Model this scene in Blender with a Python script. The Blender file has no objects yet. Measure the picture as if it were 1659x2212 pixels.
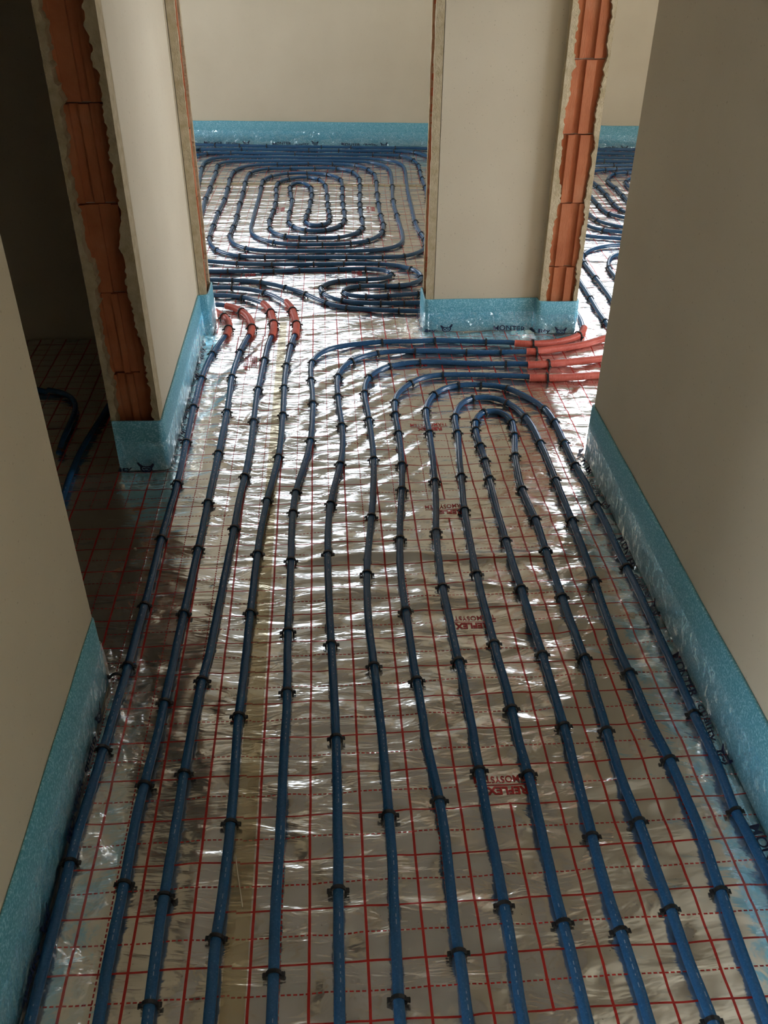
import bpy, bmesh, math, random
import numpy as np
from mathutils import Vector, Matrix

random.seed(7)
C = bpy.context.scene.collection
scene = bpy.context.scene

# ------------------------------------------------------------------ camera
cam_data = bpy.data.cameras.new('camera')
cam = bpy.data.objects.new('camera', cam_data)
C.objects.link(cam)
PITCH, YAW, ROLL = 0.605727, 0.067613, 0.008192
fw = Vector((math.cos(PITCH) * math.sin(YAW), math.cos(PITCH) * math.cos(YAW), -math.sin(PITCH)))
rt = Vector((math.cos(YAW), -math.sin(YAW), 0))
up = rt.cross(fw)
rt2 = math.cos(ROLL) * rt + math.sin(ROLL) * up
up2 = -math.sin(ROLL) * rt + math.cos(ROLL) * up
m = Matrix((rt2, up2, -fw)).transposed().to_4x4()
m.translation = Vector((0.06639, -1.41322, 1.49874))
cam.matrix_world = m
cam_data.sensor_fit = 'HORIZONTAL'
cam_data.sensor_width = 36
cam_data.lens = 36 * 1920.56 / 1659
cam_data.clip_start = 0.02
scene.camera = cam

# ------------------------------------------------------------------ sky, windows' daylight, exposure
SKY = 7.0
world = bpy.data.worlds.new('overcast_sky')
scene.world = world
world.use_nodes = True
bg = world.node_tree.nodes['Background']
bg.inputs[0].default_value = (0.89, 0.95, 1.02, 1)
bg.inputs[1].default_value = SKY
vs = scene.view_settings
vs.view_transform = 'Standard'
vs.look = 'None'
vs.gamma = 1.0
vs.use_curve_mapping = False
vs.exposure = 1.36
cy = scene.cycles
cy.max_bounces = 9
cy.diffuse_bounces = 6
cy.glossy_bounces = 5
cy.transparent_max_bounces = 12
cy.sample_clamp_indirect = 12
cy.blur_glossy = 0.4
cy.use_adaptive_sampling = True
cy.adaptive_threshold = 0.035

FAR_Y, FAR_SLOPE = 5.45, -0.08
FAR_ANG = math.atan(FAR_SLOPE)
WINDOWS = [(-1.05, 0.45, 0.96, 2.30), (1.62, 3.0, 0.96, 2.30)]   # along the far wall: x0, x1, z0, z1

def far_pt(x, d=0.0, z=0.0):
    """point at x along the far wall, d in front of it (towards the camera)"""
    c, s = math.cos(FAR_ANG), math.sin(FAR_ANG)
    return Vector((x * c + d * s, FAR_Y + x * s - d * c, z))

def portal(name, loc, rot, sx, sy):
    l = bpy.data.lights.new(name, 'AREA')
    l.shape = 'RECTANGLE'
    l.size, l.size_y = sx, sy
    l.cycles.is_portal = True
    o = bpy.data.objects.new(name, l)
    C.objects.link(o)
    o.location = loc
    o.rotation_euler = rot
for (x0, x1, z0, z1) in WINDOWS:
    portal('window_daylight', far_pt((x0 + x1) / 2, -0.31, (z0 + z1) / 2), (-math.pi / 2, 0, FAR_ANG), x1 - x0, z1 - z0)
FILL_WIN_RIGHT = (-0.35, 1.65, 0.9, 2.3)       # unseen window added to light the right room and its brick jamb: y0, y1, z0, z1
FILL_WIN_LEFT = (3.1, 4.3, 0.9, 2.3)           # unseen window added to lift the far room's diffuse light
portal('window_daylight', (4.11, sum(FILL_WIN_RIGHT[:2]) / 2, 1.6), (0, math.pi / 2, 0), 1.4, 2.0)  # sky portal of the added right-hand window
portal('window_daylight', (-2.81, sum(FILL_WIN_LEFT[:2]) / 2, 1.6), (0, -math.pi / 2, 0), 1.4, 1.2)  # sky portal of the added far-room side window
FILL_WIN_NEAR = (-3.15, -1.55, 0.2, 2.4)        # unseen window added behind the camera's left shoulder as near fill
portal('window_daylight', (-2.81, sum(FILL_WIN_NEAR[:2]) / 2, 1.3), (0, -math.pi / 2, 0), 2.2, 1.6)  # sky portal of the added near fill window
FILL_DOOR = (-2.45, -1.08)                  # unseen doorway added to let that fill into the corridor

# ------------------------------------------------------------------ helpers
def tag(o, label=None, cat=None, group=None, kind=None):
    if label: o['label'] = label
    if cat: o['category'] = cat
    if group: o['group'] = group
    if kind: o['kind'] = kind
    return o

def link(name, me, mat=None, parent=None):
    o = bpy.data.objects.new(name, me)
    C.objects.link(o)
    if mat and not me.materials: me.materials.append(mat)
    if parent: o.parent = parent
    return o

def mesh(name, v, f, mat=None, parent=None, smooth=False, uv=None):
    me = bpy.data.meshes.new(name)
    me.from_pydata([tuple(p) for p in v], [], [tuple(p) for p in f])
    if smooth: me.shade_smooth()
    me.update()
    return link(name, me, mat, parent)

def boxes(bl):
    v, f = [], []
    for (x0, x1, y0, y1, z0, z1) in bl:
        b = len(v)
        v += [(x0, y0, z0), (x1, y0, z0), (x1, y1, z0), (x0, y1, z0), (x0, y0, z1), (x1, y0, z1), (x1, y1, z1), (x0, y1, z1)]
        f += [(b, b + 3, b + 2, b + 1), (b + 4, b + 5, b + 6, b + 7), (b, b + 1, b + 5, b + 4), (b + 1, b + 2, b + 6, b + 5), (b + 2, b + 3, b + 7, b + 6), (b + 3, b, b + 4, b + 7)]
    return v, f

def struct(name, bl, mat):
    v, f = boxes(bl)
    return tag(mesh(name, v, f, mat), kind='structure')

class N:
    """tiny node-graph helper"""
    def __init__(s, name):
        s.m = bpy.data.materials.new(name)
        s.m.use_nodes = True
        s.t = s.m.node_tree
        s.b = s.t.nodes['Principled BSDF']
        s.o = s.t.nodes['Material Output']
    def n(s, typ, **kw):
        x = s.t.nodes.new(typ)
        for k, val in kw.items(): setattr(x, k, val)
        return x
    def put(s, sock, val):
        if isinstance(val, (int, float)): sock.default_value = val
        elif isinstance(val, tuple): sock.default_value = val if len(val) == len(sock.default_value) else tuple(val) + (1,)
        else: s.t.links.new(val, sock)
    def math(s, op, a, b=0.0, c=None):
        x = s.n('ShaderNodeMath', operation=op)
        s.put(x.inputs[0], a)
        s.put(x.inputs[1], b)
        if c is not None: s.put(x.inputs[2], c)
        return x.outputs[0]
    def coord(s, kind='Object', scale=(1, 1, 1), loc=(0, 0, 0), rot=(0, 0, 0)):
        t = s.n('ShaderNodeTexCoord')
        mp = s.n('ShaderNodeMapping')
        mp.inputs['Scale'].default_value = scale
        mp.inputs['Location'].default_value = loc
        mp.inputs['Rotation'].default_value = rot
        s.t.links.new(t.outputs[kind], mp.inputs[0])
        return mp.outputs[0]
    def noise(s, co, scale, detail=3, rough=0.5, typ='FBM', dist=0.0):
        x = s.n('ShaderNodeTexNoise')
        x.noise_type = typ
        s.put(x.inputs['Vector'], co)
        x.inputs['Scale'].default_value = scale
        x.inputs['Detail'].default_value = detail
        x.inputs['Roughness'].default_value = rough
        x.inputs['Distortion'].default_value = dist
        return x.outputs[0]
    def ramp(s, f, stops):
        x = s.n('ShaderNodeValToRGB')
        e = x.color_ramp.elements
        while len(e) < len(stops): e.new(0.5)
        for el, (p, c) in zip(e, stops):
            el.position = p
            el.color = tuple(c) + (1,) if len(c) == 3 else c
        s.put(x.inputs[0], f)
        return x.outputs[0]
    def mix(s, f, a, b):
        x = s.n('ShaderNodeMix', data_type='RGBA')
        s.put(x.inputs[0], f)
        s.put(x.inputs[6], a)
        s.put(x.inputs[7], b)
        return x.outputs[2]
    def bump(s, h, strength=0.3, dist=0.01, prev=None):
        x = s.n('ShaderNodeBump')
        x.inputs['Strength'].default_value = strength
        x.inputs['Distance'].default_value = dist
        s.put(x.inputs['Height'], h)
        if prev: s.put(x.inputs['Normal'], prev)
        return x.outputs[0]
    def set(s, **kw):
        for k, val in kw.items(): s.put(s.b.inputs[k.replace('_', ' ')], val)
        return s

# ------------------------------------------------------------------ materials
def mat_plaster():
    g = N('plaster')
    co = g.coord()
    a = g.noise(co, 3.0, 4)
    b = g.noise(co, 45.0, 5, 0.65)
    col = g.ramp(a, [(0.3, (0.64, 0.56, 0.425)), (0.7, (0.69, 0.61, 0.47))])
    sp = g.ramp(g.noise(co, 130, 2), [(0.27, (0.5, 0.45, 0.36)), (0.31, (1, 1, 1))])
    mul = g.n('ShaderNodeMix', data_type='RGBA', blend_type='MULTIPLY')
    g.put(mul.inputs[0], 0.5)
    g.put(mul.inputs[6], col)
    g.put(mul.inputs[7], sp)
    return g.set(Base_Color=mul.outputs[2], Roughness=0.85, Normal=g.bump(b, 0.10, 0.004)).m
M_PLASTER = mat_plaster()

def mat_rough_plaster():
    g = N('rough_plaster_edge')
    co = g.coord()
    col = g.ramp(g.noise(co, 35, 4), [(0.3, (0.46, 0.37, 0.22)), (0.7, (0.62, 0.52, 0.36))])
    return g.set(Base_Color=col, Roughness=0.95, Normal=g.bump(g.noise(co, 90, 5, 0.7), 0.8, 0.006)).m
M_RAW = mat_rough_plaster()

def mat_brick():
    g = N('hollow_clay_brick')
    co = g.coord()
    col = g.ramp(g.noise(co, 9, 5, 0.6), [(0.3, (0.42, 0.13, 0.055)), (0.55, (0.50, 0.17, 0.075)), (0.8, (0.55, 0.24, 0.13))])
    return g.set(Base_Color=col, Roughness=0.9, Normal=g.bump(g.noise(g.coord(scale=(6, 6, 1)), 60, 4), 0.35, 0.003)).m
M_BRICK = mat_brick()

def mat_plain(name, col, rough=0.5, metal=0.0, bump=None):
    g = N(name)
    g.set(Base_Color=col, Roughness=rough, Metallic=metal)
    if bump: g.set(Normal=g.bump(g.noise(g.coord(), bump[0], 3), bump[1], 0.003))
    return g.m
M_CLIP = mat_plain('black_clip_plastic', (0.010, 0.010, 0.011), 0.5)
M_INK = mat_plain('dark_blue_print', (0.012, 0.018, 0.06), 0.35)
M_REDINK = mat_plain('red_print', (0.45, 0.02, 0.02), 0.4, 0.2)
M_CONCRETE = mat_plain('concrete', (0.30, 0.29, 0.27), 0.9, 0, (40, 0.3))
M_CEIL = mat_plain('grey_ceiling', (0.62, 0.615, 0.60), 0.9, 0, (30, 0.15))
M_BOUNCE = mat_plain('white_bounce_wall', (0.76, 0.76, 0.74), 0.9, 0, (30, 0.15))  # unseen walls whitened to bounce brighter, more neutral light into the corridor
M_GROUND = mat_plain('outdoor_ground', (0.24, 0.23, 0.19), 0.95)
M_FRAME = mat_plain('window_frame_white', (0.75, 0.75, 0.73), 0.4)
M_CRUMB = mat_plain('plaster_crumb', (0.6, 0.53, 0.42), 0.95, 0, (200, 0.6))

def mat_pipe():
    g = N('blue_pipe')
    t = g.n('ShaderNodeUVMap')
    sep = g.n('ShaderNodeSeparateXYZ')
    g.put(sep.inputs[0], t.outputs[0])
    u, v = sep.outputs[0], sep.outputs[1]           # u metres along, v around (0.25 = top)
    line = g.math('LESS_THAN', g.math('ABSOLUTE', g.math('SUBTRACT', v, 0.285)), 0.013)
    co = g.n('ShaderNodeCombineXYZ')
    g.put(co.inputs[0], u)
    letters = g.math('GREATER_THAN', g.noise(co.outputs[0], 95, 1), 0.52)
    words = g.math('LESS_THAN', g.math('FRACT', g.math('MULTIPLY', u, 2.7)), 0.45)
    pr = g.math('MULTIPLY', g.math('MULTIPLY', line, letters), words)
    dust = g.noise(g.coord(), 260, 3, 0.7)
    base = g.ramp(dust, [(0.35, (0.014, 0.072, 0.175)), (0.62, (0.021, 0.094, 0.220)), (0.78, (0.09, 0.19, 0.31))])
    col = g.mix(g.math('MULTIPLY', pr, 0.32), base, (0.45, 0.55, 0.62))
    return g.set(Base_Color=col, Roughness=0.20, Specular_IOR_Level=0.6, Normal=g.bump(dust, 0.04, 0.002)).m
M_PIPE = mat_pipe()

def mat_sleeve():
    g = N('red_sleeve')
    col = g.ramp(g.noise(g.coord(), 20, 3), [(0.3, (0.52, 0.085, 0.055)), (0.7, (0.62, 0.13, 0.09))])
    return g.set(Base_Color=col, Roughness=0.42).m
M_SLEEVE = mat_sleeve()

def mat_foam():
    g = N('blue_foam')
    co = g.coord()
    n1 = g.noise(co, 230, 2, 0.6)
    n2 = g.noise(co, 12, 3)
    col = g.ramp(n1, [(0.30, (0.075, 0.31, 0.44)), (0.52, (0.135, 0.43, 0.565)), (0.66, (0.40, 0.72, 0.83))])
    col = g.mix(g.math('MULTIPLY', n2, 0.35), col, (0.15, 0.45, 0.59))
    return g.set(Base_Color=col, Roughness=0.38, Normal=g.bump(n1, 0.35, 0.003)).m
M_FOAM = mat_foam()

def mat_film():
    g = N('clear_film')
    co = g.coord()
    w = g.noise(co, 26, 4, 0.6, 'RIDGED_MULTIFRACTAL', 0.6)
    w2 = g.noise(co, 9, 3, 0.5, 'FBM', 1.0)
    bp = g.bump(w2, 1.0, 0.03, g.bump(w, 1.0, 0.022))
    tr = g.n('ShaderNodeBsdfTransparent')
    tr.inputs[0].default_value = (0.94, 0.95, 0.955, 1)
    gl = g.n('ShaderNodeBsdfGlossy')
    gl.inputs['Roughness'].default_value = 0.09
    g.put(gl.inputs['Normal'], bp)
    lw = g.n('ShaderNodeLayerWeight')
    lw.inputs[0].default_value = 0.14
    g.put(lw.inputs['Normal'], bp)
    f = g.math('MULTIPLY_ADD', lw.outputs[0], 0.9, 0.11)
    cc = g.n('ShaderNodeCombineColor')
    for s_ in cc.inputs: g.put(s_, f)
    g.t.links.new(cc.outputs[0], gl.inputs[0])
    ad = g.n('ShaderNodeAddShader')
    g.t.links.new(tr.outputs[0], ad.inputs[0])
    g.t.links.new(gl.outputs[0], ad.inputs[1])
    g.t.links.new(ad.outputs[0], g.o.inputs[0])
    return g.m
M_FILM = mat_film()

def mat_tape():
    g = N('clear_brown_tape')
    tr = g.n('ShaderNodeBsdfTransparent')
    tr.inputs[0].default_value = (0.93, 0.88, 0.76, 1)
    g.set(Base_Color=(0.60, 0.49, 0.30), Roughness=0.28, Normal=g.bump(g.noise(g.coord(), 40, 4, 0.6, 'RIDGED_MULTIFRACTAL'), 0.3, 0.006))
    mx = g.n('ShaderNodeMixShader')
    mx.inputs[0].default_value = 0.22
    g.t.links.new(tr.outputs[0], mx.inputs[1])
    g.t.links.new(g.b.outputs[0], mx.inputs[2])
    g.t.links.new(mx.outputs[0], g.o.inputs[0])
    return g.m
M_TAPE = mat_tape()

def mat_glass(name, tint):
    g = N(name)
    tr = g.n('ShaderNodeBsdfTransparent')
    tr.inputs[0].default_value = tint
    gl = g.n('ShaderNodeBsdfGlossy')
    gl.inputs['Roughness'].default_value = 0.02
    mx = g.n('ShaderNodeMixShader')
    mx.inputs[0].default_value = 0.06
    g.t.links.new(tr.outputs[0], mx.inputs[1])
    g.t.links.new(gl.outputs[0], mx.inputs[2])
    g.t.links.new(mx.outputs[0], g.o.inputs[0])
    return g.m
M_GLASS = mat_glass('window_glass', (1, 1, 1, 1))
M_GLASS_DIMMED = mat_glass('window_glass_dimming_tint', (0.50, 0.51, 0.52, 1))  # tint added to dim the sky mirrored in the foil
M_GLASS_SLIGHT_DIM = mat_glass('window_glass_slight_dimming_tint', (0.80, 0.81, 0.82, 1))  # weaker dimming tint, leaves the right doorway's reflection brighter

def mat_foil(name, ou, ov, along_y=True, rot=0.0):
    """metallised foil printed with a 50/100 mm grid; u runs across the sheet (0 = row of labels), v along it"""
    g = N(name)
    tc = g.n('ShaderNodeTexCoord')
    sub = g.n('ShaderNodeVectorMath', operation='SUBTRACT')
    g.t.links.new(tc.outputs['Object'], sub.inputs[0])
    sub.inputs[1].default_value = (ou, ov, 0)
    mp = g.n('ShaderNodeMapping')
    mp.inputs['Rotation'].default_value = (0, 0, rot)
    g.t.links.new(sub.outputs[0], mp.inputs[0])
    wob = g.n('ShaderNodeTexNoise')
    wob.inputs['Scale'].default_value = 5.0
    g.t.links.new(tc.outputs['Object'], wob.inputs['Vector'])
    ws = g.n('ShaderNodeVectorMath', operation='MULTIPLY_ADD')
    g.t.links.new(wob.outputs['Color'], ws.inputs[0])
    ws.inputs[1].default_value = (0.005, 0.005, 0)
    g.t.links.new(mp.outputs[0], ws.inputs[2])
    sep = g.n('ShaderNodeSeparateXYZ')
    g.t.links.new(ws.outputs[0], sep.inputs[0])
    off = 0.0025
    x, y = g.math('SUBTRACT', sep.outputs[0], off), g.math('SUBTRACT', sep.outputs[1], off)
    u, v = (x, y) if along_y else (y, x)
    def dist(c, period, phase):      # distance to the nearest line of the family
        return g.math('ABSOLUTE', g.math('WRAP', g.math('SUBTRACT', c, phase), period / 2, -period / 2))
    lt = lambda a, b: g.math('LESS_THAN', a, b)
    solid_u = lt(dist(u, 0.1, 0.0), 0.0024)
    dash_u = g.math('MULTIPLY', lt(dist(u, 0.1, 0.05), 0.0014), lt(dist(v, 0.0103, 0.0), 0.0034))
    solid_v = lt(dist(v, 0.1, 0.05), 0.0018)
    dash_v = g.math('MULTIPLY', lt(dist(v, 0.1, 0.0), 0.0014), lt(dist(u, 0.0103, 0.0), 0.0034))
    lab = g.math('MULTIPLY', lt(g.math('ABSOLUTE', u), 0.0965), lt(dist(v, 0.5, 0.0), 0.047))
    line = g.math('MAXIMUM', g.math('MAXIMUM', solid_u, dash_u), g.math('MAXIMUM', solid_v, dash_v))
    line = g.math('MULTIPLY', line, g.math('SUBTRACT', 1.0, lab))
    co = tc.outputs['Object']
    sm = g.noise(co, 7, 5, 0.65)
    fine = g.noise(co, 75, 4, 0.6)
    aniso = g.n('ShaderNodeMapping')
    aniso.inputs['Scale'].default_value = (5.5, 17, 1)
    aniso.inputs['Rotation'].default_value = (0, 0, 0.15)
    g.t.links.new(co, aniso.inputs[0])
    w1 = g.noise(aniso.outputs[0], 1.0, 4, 0.5, 'FBM', 0.5)
    w2 = g.noise(co, 11, 3, 0.5, 'RIDGED_MULTIFRACTAL', 0.4)
    bp = g.bump(w1, 0.62, 0.020)
    bp = g.bump(w2, 0.12, 0.012, bp)
    bp = g.bump(fine, 0.06, 0.003, bp)
    foil = g.ramp(sm, [(0.3, (0.70, 0.69, 0.655)), (0.7, (0.79, 0.785, 0.765))])
    dirt = g.ramp(g.noise(co, 170, 2), [(0.2, (0.25, 0.23, 0.2)), (0.25, (1, 1, 1))])
    mul = g.n('ShaderNodeMix', data_type='RGBA', blend_type='MULTIPLY')
    g.put(mul.inputs[0], 1.0)
    g.put(mul.inputs[6], foil)
    g.put(mul.inputs[7], dirt)
    col = g.mix(line, mul.outputs[2], (0.42, 0.022, 0.018))
    rough = g.math('MULTIPLY_ADD', sm, 0.18, 0.10)
    rough = g.math('MAXIMUM', rough, g.math('MULTIPLY', line, 0.34))
    met = g.math('SUBTRACT', 0.93, g.math('MULTIPLY', line, 0.63))
    return g.set(Base_Color=col, Roughness=rough, Metallic=met, Normal=bp).m

# ------------------------------------------------------------------ foil relief
_tab = np.random.RandomState(11).rand(256, 256)
def vnoise(x, y):
    xi, yi = np.floor(x).astype(int), np.floor(y).astype(int)
    fx, fy = x - xi, y - yi
    fx, fy = fx * fx * fx * (fx * (fx * 6 - 15) + 10), fy * fy * fy * (fy * (fy * 6 - 15) + 10)
    a, b = _tab[xi & 255, yi & 255], _tab[(xi + 1) & 255, yi & 255]
    c, d = _tab[xi & 255, (yi + 1) & 255], _tab[(xi + 1) & 255, (yi + 1) & 255]
    return (a * (1 - fx) + b * fx) * (1 - fy) + (c * (1 - fx) + d * fx) * fy - 0.5

def streak(x, y, ang, across, along, seed):
    """noise stretched along direction ang"""
    c, s = math.cos(ang), math.sin(ang)
    u, v = x * c + y * s, -x * s + y * c
    u = u + 0.03 * vnoise(x * 6 + seed, y * 6)
    v = v + 0.05 * vnoise(x * 4, y * 4 + seed)
    return vnoise(u / along + seed * 3.7, v / across + seed * 1.3) + 0.45 * vnoise(u / along * 2.1 + seed, v / across * 2.3 + seed)

def sstep(a, b, x):
    t = np.clip((x - a) / (b - a), 0, 1)
    return t * t * (3 - 2 * t)

def relief(x, y):
    x, y = np.asarray(x, float), np.asarray(y, float)
    h = 0.0024 * vnoise(x * 7 + 3, y * 7) + 0.0020 * vnoise(x * 15, y * 17 + 9) + 0.0013 * vnoise(x * 26 + 0.6 * y * 26, y * 34 + 5)
    # soft cross ripples in the corridor
    cor = sstep(-1.4, -0.9, y) * (1 - sstep(2.1, 2.4, y)) * sstep(-0.1, 0.0, x)
    h = h + 0.0042 * cor * streak(x, y, 0.22, 0.055, 0.15, 1)
    low = (1 - sstep(0.6, 1.1, y)) * sstep(-0.12, -0.02, x)
    h = h + 0.0052 * low * (vnoise(x * 17 + 0.5 * y * 17, y * 21 + 31) + 0.6 * vnoise(x * 31 + 7, y * 27 - 0.4 * x * 27))
    # long folds along the narrow left strip
    lft = (1 - sstep(-0.16, -0.10, x)) * (1 - sstep(1.9, 2.2, y)) * sstep(-0.7, -0.5, x)
    h = h + 0.0050 * lft * streak(x, y, 1.50, 0.06, 0.45, 2)
    # fans of wrinkles pulled out by the bends
    f1 = sstep(0.95, 1.35, y) * (1 - sstep(1.95, 2.2, y)) * sstep(-0.45, -0.3, x) * (1 - sstep(-0.02, 0.06, x))
    h = h + 0.0078 * f1 * streak(x, y, 1.15, 0.040, 0.24, 3)
    f2 = sstep(0.75, 1.2, y) * (1 - sstep(1.85, 2.05, y)) * sstep(-0.06, 0.04, x) * (1 - sstep(0.34, 0.46, x))
    h = h + 0.0074 * f2 * streak(x, y, 0.72, 0.036, 0.22, 4)
    f3 = sstep(1.9, 2.1, y) * (1 - sstep(2.9, 3.2, y)) * (1 - sstep(0.95, 1.05, x))
    h = h + 0.0080 * f3 * streak(x, y, 0.16, 0.036, 0.30, 5)
    f4 = sstep(0.8, 0.95, x) * (1 - sstep(3.0, 3.4, y)) * sstep(0.9, 1.1, y)
    h = h + 0.0060 * f4 * streak(x, y, 0.9, 0.045, 0.2, 6)
    far = sstep(3.0, 3.3, y)
    h = h + 0.0030 * far * streak(x, y, 0.1, 0.08, 0.35, 7)
    # the sagging fold across the corridor sheet
    fold = sstep(-0.13, 0.05, x) * (1 - sstep(0.55, 0.8, x))
    yc = 0.525 + 0.012 * np.sin(x * 9) - 0.03 * (x - 0.2) ** 2
    h = h + fold * (0.0100 * np.exp(-((y - yc) / 0.017) ** 2) - 0.004 * np.exp(-((y - yc + 0.05) / 0.03) ** 2)
                    + 0.0055 * np.exp(-((y - yc + 0.10 + 0.10 * (x - 0.2)) / 0.016) ** 2)
                    + 0.0045 * np.exp(-((y - yc + 0.16 + 0.12 * (x - 0.2)) / 0.018) ** 2))
    return h

def sheet_mesh(name, x0, x1, y0, y1, step, mat, lift=0.0, parent=None):
    ye = y1 if callable(y1) else (lambda x: y1)
    nx, ny = max(2, int(round((x1 - x0) / step)) + 1), max(2, int(round((ye(x0) - y0) / step)) + 1)
    X, Y = np.meshgrid(np.linspace(x0, x1, nx), np.linspace(0, 1, ny))
    Y = y0 + (ye(X) - y0) * Y
    Z = relief(X, Y) + lift
    top = np.stack([X, Y, Z], -1).reshape(-1, 3)
    idx = np.arange(nx * ny).reshape(ny, nx)
    q = np.stack([idx[:-1, :-1], idx[:-1, 1:], idx[1:, 1:], idx[1:, :-1]], -1).reshape(-1, 4).tolist()
    rim = list(idx[0, :]) + list(idx[1:, -1]) + list(idx[-1, -2::-1]) + list(idx[-2:0:-1, 0])
    base = len(top)
    low = top[rim].copy()
    low[:, 2] = -0.018
    V = np.vstack([top, top[rim], low]).tolist()
    n = len(rim)
    for i in range(n):
        j = (i + 1) % n
        q.append((base + j, base + i, base + n + i, base + n + j))
    q.append(tuple(range(base + 2 * n - 1, base + n - 1, -1)))
    return mesh(name, V, q, mat, parent, smooth=True)

def text_mesh(s, size, bold=0.0):
    cu = bpy.data.curves.new('text', 'FONT')
    cu.body = s
    cu.size = size
    cu.offset = bold
    cu.resolution_u = 3
    o = bpy.data.objects.new('text', cu)
    C.objects.link(o)
    bpy.context.view_layer.update()
    me = bpy.data.meshes.new_from_object(o.evaluated_get(bpy.context.evaluated_depsgraph_get()))
    bpy.data.objects.remove(o)
    bpy.data.curves.remove(cu)
    V = np.array([v.co[:] for v in me.vertices])
    F = [tuple(p.vertices) for p in me.polygons]
    bpy.data.meshes.remove(me)
    return V, F

# ------------------------------------------------------------------ the setting
CEIL = 2.70
DOOR = 2.10
XL, XR = -0.470, 0.893              # plaster faces of the corridor walls
struct('floor', [(-3.0, 4.3, -3.7, 6.2, -0.12, -0.0185)], M_CONCRETE)
struct('ceiling', [(-3.0, 4.3, -3.7, 6.2, CEIL, CEIL + 0.2)], M_CEIL)
tag(mesh('ground', [(-60, -60, -0.6), (60, -60, -0.6), (60, 60, -0.6), (-60, 60, -0.6)], [(0, 1, 2, 3)], M_GROUND), kind='structure')
T = 0.030                            # depth taken by bricks / plaster lips on raw wall ends
wall_left_near = struct('wall_left_near', [(-0.605, XL, FILL_DOOR[1], 0.09, -0.02, CEIL), (-0.605, XL, -3.5, FILL_DOOR[0], -0.02, CEIL), (-0.605, XL, 0.09, 1.05, DOOR, CEIL), (-0.605, XL, FILL_DOOR[0], FILL_DOOR[1], DOOR, CEIL)], M_PLASTER)
wall_left_middle = struct('wall_left_middle', [(-0.605, -0.458, 1.02 + 0.065, 2.06, -0.02, CEIL)], M_PLASTER)
wall_cross_left = struct('wall_cross_left', [(-2.8, -0.42 - T, 2.06, 2.2, -0.02, CEIL), (-0.42 - T, 0.468 + T, 2.06, 2.2, DOOR, CEIL)], M_PLASTER)
wall_cross_right = struct('wall_cross_right', [(0.468 + T, 0.93, 2.06, 2.2, -0.02, CEIL)], M_PLASTER)
wall_partition = struct('wall_partition', [(0.93, 1.085, 2.02 + T, 5.43, -0.02, CEIL), (0.93, 1.05, 1.03, 2.02 + T, DOOR, CEIL)], M_PLASTER)
wall_right = struct('wall_right', [(XR, 1.05, -3.5, 1.03, -0.02, CEIL)], M_PLASTER)
def holed(name, x0, x1, holes, mat=M_PLASTER):
    bl, y = [], -3.5
    for (y0, y1, z0, z1) in sorted(holes):
        bl += [(x0, x1, y, y0, -0.02, CEIL), (x0, x1, y0, y1, -0.02, z0), (x0, x1, y0, y1, z1, CEIL)]
        y = y1
    return struct(name, bl + [(x0, x1, y, 6.0, -0.02, CEIL)], mat)
holed('wall_outer_left', -2.8, -2.6, [FILL_WIN_LEFT, FILL_WIN_NEAR], M_BOUNCE)
holed('wall_outer_right', 3.9, 4.1, [FILL_WIN_RIGHT])
struct('wall_side_left', [(-2.6, -0.605, -1.1, -0.95, -0.02, CEIL)], M_PLASTER)
struct('wall_side_right', [(1.05, 3.9, -0.9, -0.75, -0.02, CEIL)], M_PLASTER)
wl = []
wx0, wx1 = -2.9, 4.3
cuts = [wx0] + [c for w in WINDOWS for c in w[:2]] + [wx1]
z0, z1 = WINDOWS[0][2:]
wl += [(wx0, wx1, 0, 0.3, -0.02, z0), (wx0, wx1, 0, 0.3, z1, CEIL)]
wl += [(cuts[i], cuts[i + 1], 0, 0.3, z0, z1) for i in (0, 2, 4)]
wall_far = struct('wall_far', wl, M_PLASTER)
wall_far.location = (0, FAR_Y, 0)
wall_far.rotation_euler = (0, 0, FAR_ANG)
struct('wall_rear', [(-2.8, 4.1, -3.5, -3.2, -0.02, CEIL)], M_BOUNCE)

def window(n, x0, x1, z0, z1, loc, rot, y=0.16, glass=None):
    a = 0.06
    v, f = boxes([(x0, x1, y, y + 0.07, z0, z0 + a), (x0, x1, y, y + 0.07, z1 - a, z1), (x0, x0 + a, y, y + 0.07, z0 + a, z1 - a), (x1 - a, x1, y, y + 0.07, z0 + a, z1 - a),
                  ((x0 + x1) / 2 - a / 2, (x0 + x1) / 2 + a / 2, y, y + 0.07, z0 + a, z1 - a)])
    w = tag(mesh('window_%d' % n, v, f, M_FRAME), kind='structure')
    w.location, w.rotation_euler = loc, rot
    xm = (x0 + x1) / 2
    for (p, q) in ((x0 + a, xm - a / 2), (xm + a / 2, x1 - a)):
        v, f = boxes([(p, q, y + 0.03, y + 0.036, z0 + a, z1 - a)])
        mesh('pane', v, f, glass or M_GLASS, w)
for i, (x0, x1, z0, z1) in enumerate(WINDOWS):
    window(i + 1, x0, x1, z0, z1, (0, FAR_Y, 0), (0, 0, FAR_ANG), glass=(M_GLASS_DIMMED, M_GLASS_SLIGHT_DIM)[i])
window(3, -FILL_WIN_RIGHT[1], -FILL_WIN_RIGHT[0], FILL_WIN_RIGHT[2], FILL_WIN_RIGHT[3], (3.9, 0, 0), (0, 0, -math.pi / 2), 0.06)  # added window, lights the right room and jamb
window(4, FILL_WIN_LEFT[0], FILL_WIN_LEFT[1], FILL_WIN_LEFT[2], FILL_WIN_LEFT[3], (-2.6, 0, 0), (0, 0, math.pi / 2), 0.06)  # added window, more diffuse light in the far room
window(5, FILL_WIN_NEAR[0], FILL_WIN_NEAR[1], FILL_WIN_NEAR[2], FILL_WIN_NEAR[3], (-2.6, 0, 0), (0, 0, math.pi / 2), 0.06)  # added window, fill for the near corridor

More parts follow.
